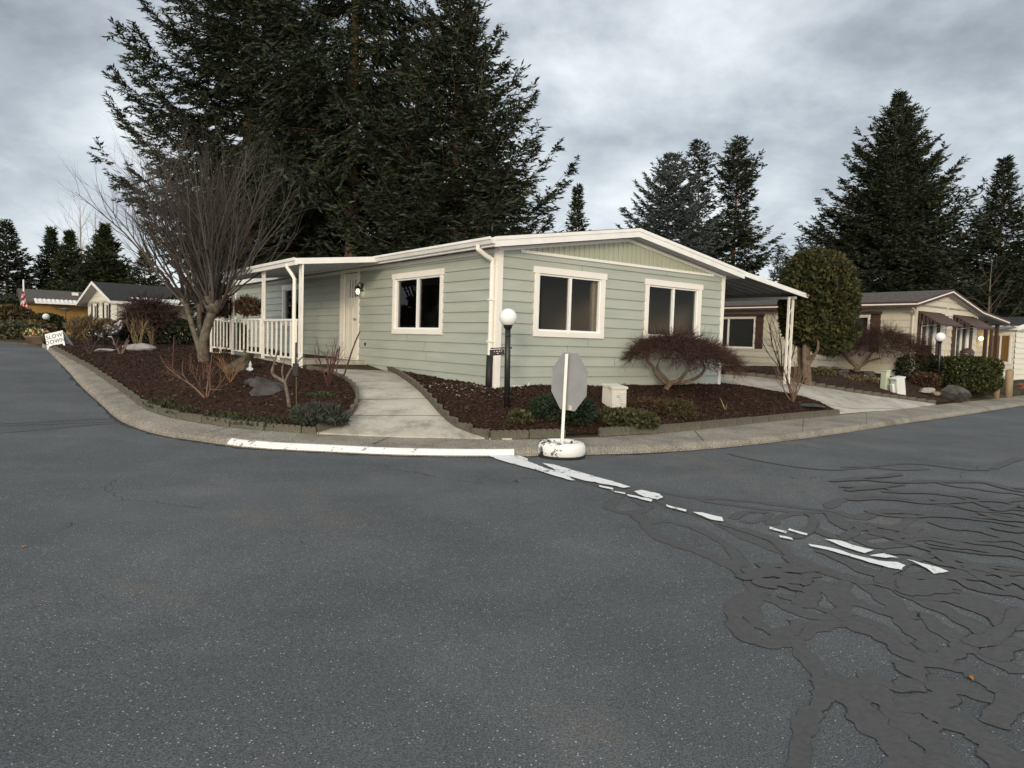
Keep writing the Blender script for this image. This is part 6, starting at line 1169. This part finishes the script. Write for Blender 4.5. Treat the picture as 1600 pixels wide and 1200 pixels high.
# timber posts
def wpost(label, u, v, vt, wpx, group='timber bollards beside the right walk'):
    b = G(u, v); h = height_to(u, vt, b[1], b[2]); r = wpx / 2 * b[1] / F_PX; t = thing('timber_bollard', label, 'bollard', b, .4, group); mb = MB(); mb.tube([(0, 0, -.2), (0, 0, h - r * .3)], [r, r], 10); mb.build('post', TIMBER, t, True); mb = MB(); mb.lathe([(r * .99, h - r * .3), (r * .8, h - .02), (r * .4, h), (0, h)], 10); mb.build('cap', TIMBER, t)
wpost('thick round-topped timber bollard at the far right, nearer the kerb', 1575, 618, 577, 11); wpost('timber bollard partly hidden by the clipped hedge, left of the thick one', 1556, 620, 576, 9)
fp = G(1398, 588); fn = thing('rail_fence', 'low rustic two-post timber rail behind the neighbouring maple', 'fence', fp); q1 = G(1445, 588) - fp
for p, vt in ((np.zeros(3), 556), (q1, 540)): mb = MB(); h = height_to(1398 if vt == 556 else 1445, vt, fp[1] + p[1], fp[2] + p[2]); mb.tube([tuple(p + [0, 0, -.15]), tuple(p + [0, 0, h])], .085, 9); mb.build('post', TIMBER, fn)
mb = MB(); mb.tube([tuple([0, 0, .42]), tuple(q1 + [0, 0, .72]), tuple(q1 + [.7, .35, .68])], .045, 7); mb.build('rail', TIMBER, fn)
gp = at(1511, 553, G(1512, 614)[1] + 2.0); gz = zys(gp[0], gp[1]); gr = thing('barbecue', 'brown domed barbecue lid showing above the clipped green hedge', 'barbecue', (gp[0], gp[1], gz)); mb = MB(); z0 = gp[2] - gz; mb.lathe([(0, z0 - .18), (.15, z0 - .15), (.23, z0), (.0, z0)], 16); mb.build('bowl', BLACK, gr, True); mb = MB(); mb.lathe([(.23, z0 + .01), (.22, z0 + .08), (.15, z0 + .17), (0, z0 + .21)], 16); mb.build('lid', BROWN, gr, True)
for a in range(3): mb = MB(); mb.tube([(.12 * math.cos(a * 2.1), .12 * math.sin(a * 2.1), z0 - .15), (.28 * math.cos(a * 2.1), .28 * math.sin(a * 2.1), 0)], .016, 6); mb.build('leg', BLACK, gr)
sp_ = G(1563, 612); sl_t = thing('garden_light', 'white mushroom-shaped garden light on a leaning leg between the timber bollards', 'garden light', sp_); mb = MB(); mb.tube([(-.05, 0, -.05), (.02, 0, .48)], .022, 6); mb.build('leg', WHITEBOX, sl_t); mb = MB(); mb.lathe([(.0, .46), (.16, .47), (.14, .56), (.07, .63), (0, .65)], 14, (.02, 0, 0)); mb.build('shade', WHITEBOX, sl_t, True)
bp_ = G(1606, 607); bw_ = thing('brick_planter', 'low red brick planter edge at the far right by the walk', 'planter', bp_, .55); BR = M('red_brick', (.16, .05, .03), (.26, .09, .055), 8, .9, .4, 30); mb = MB()
for r_ in range(3):
    for c_ in range(6): x = -.7 + c_ * .235 + (r_ % 2) * .11; mb.box(x, x + .22, -.05, .05, r_ * .075 - .02, r_ * .075 + .05)
mb.build('bricks', BR, bw_)
# a few fallen leaves on the asphalt
LF = M('dead_leaf', (.28, .11, .035), None); rng = np.random.default_rng(801)
for k, (u, v) in enumerate([(1161, 734), (37, 856), (1516, 1062)]):
    p = survey(u, v, zr); mb = MB(); a = rng.uniform(0, 6.28); L = .024; d = np.array([math.cos(a), math.sin(a), 0]); s = np.array([-d[1], d[0], 0]); pts = [p - d * L, p - d * L * .2 + s * L * .5 + [0, 0, .012], p + d * L * .3 + s * L * .4 + [0, 0, .006], p + d * L, p + d * L * .3 - s * L * .4 + [0, 0, .014], p - d * L * .2 - s * L * .5 + [0, 0, .008]]
    mb.prism([tuple(q + np.array([0, 0, .006])) for q in pts], (0, 0, .0015)); lo_ = mb.build('fallen_leaf', LF); tag(lo_, ['small orange fallen leaf on the asphalt right of the stop sign', 'small orange fallen leaf on the asphalt at the left edge', 'small orange fallen leaf lying on the tar patches at the right', 'small brown fallen leaf on the bare asphalt of the left lane'][k], 'leaf')
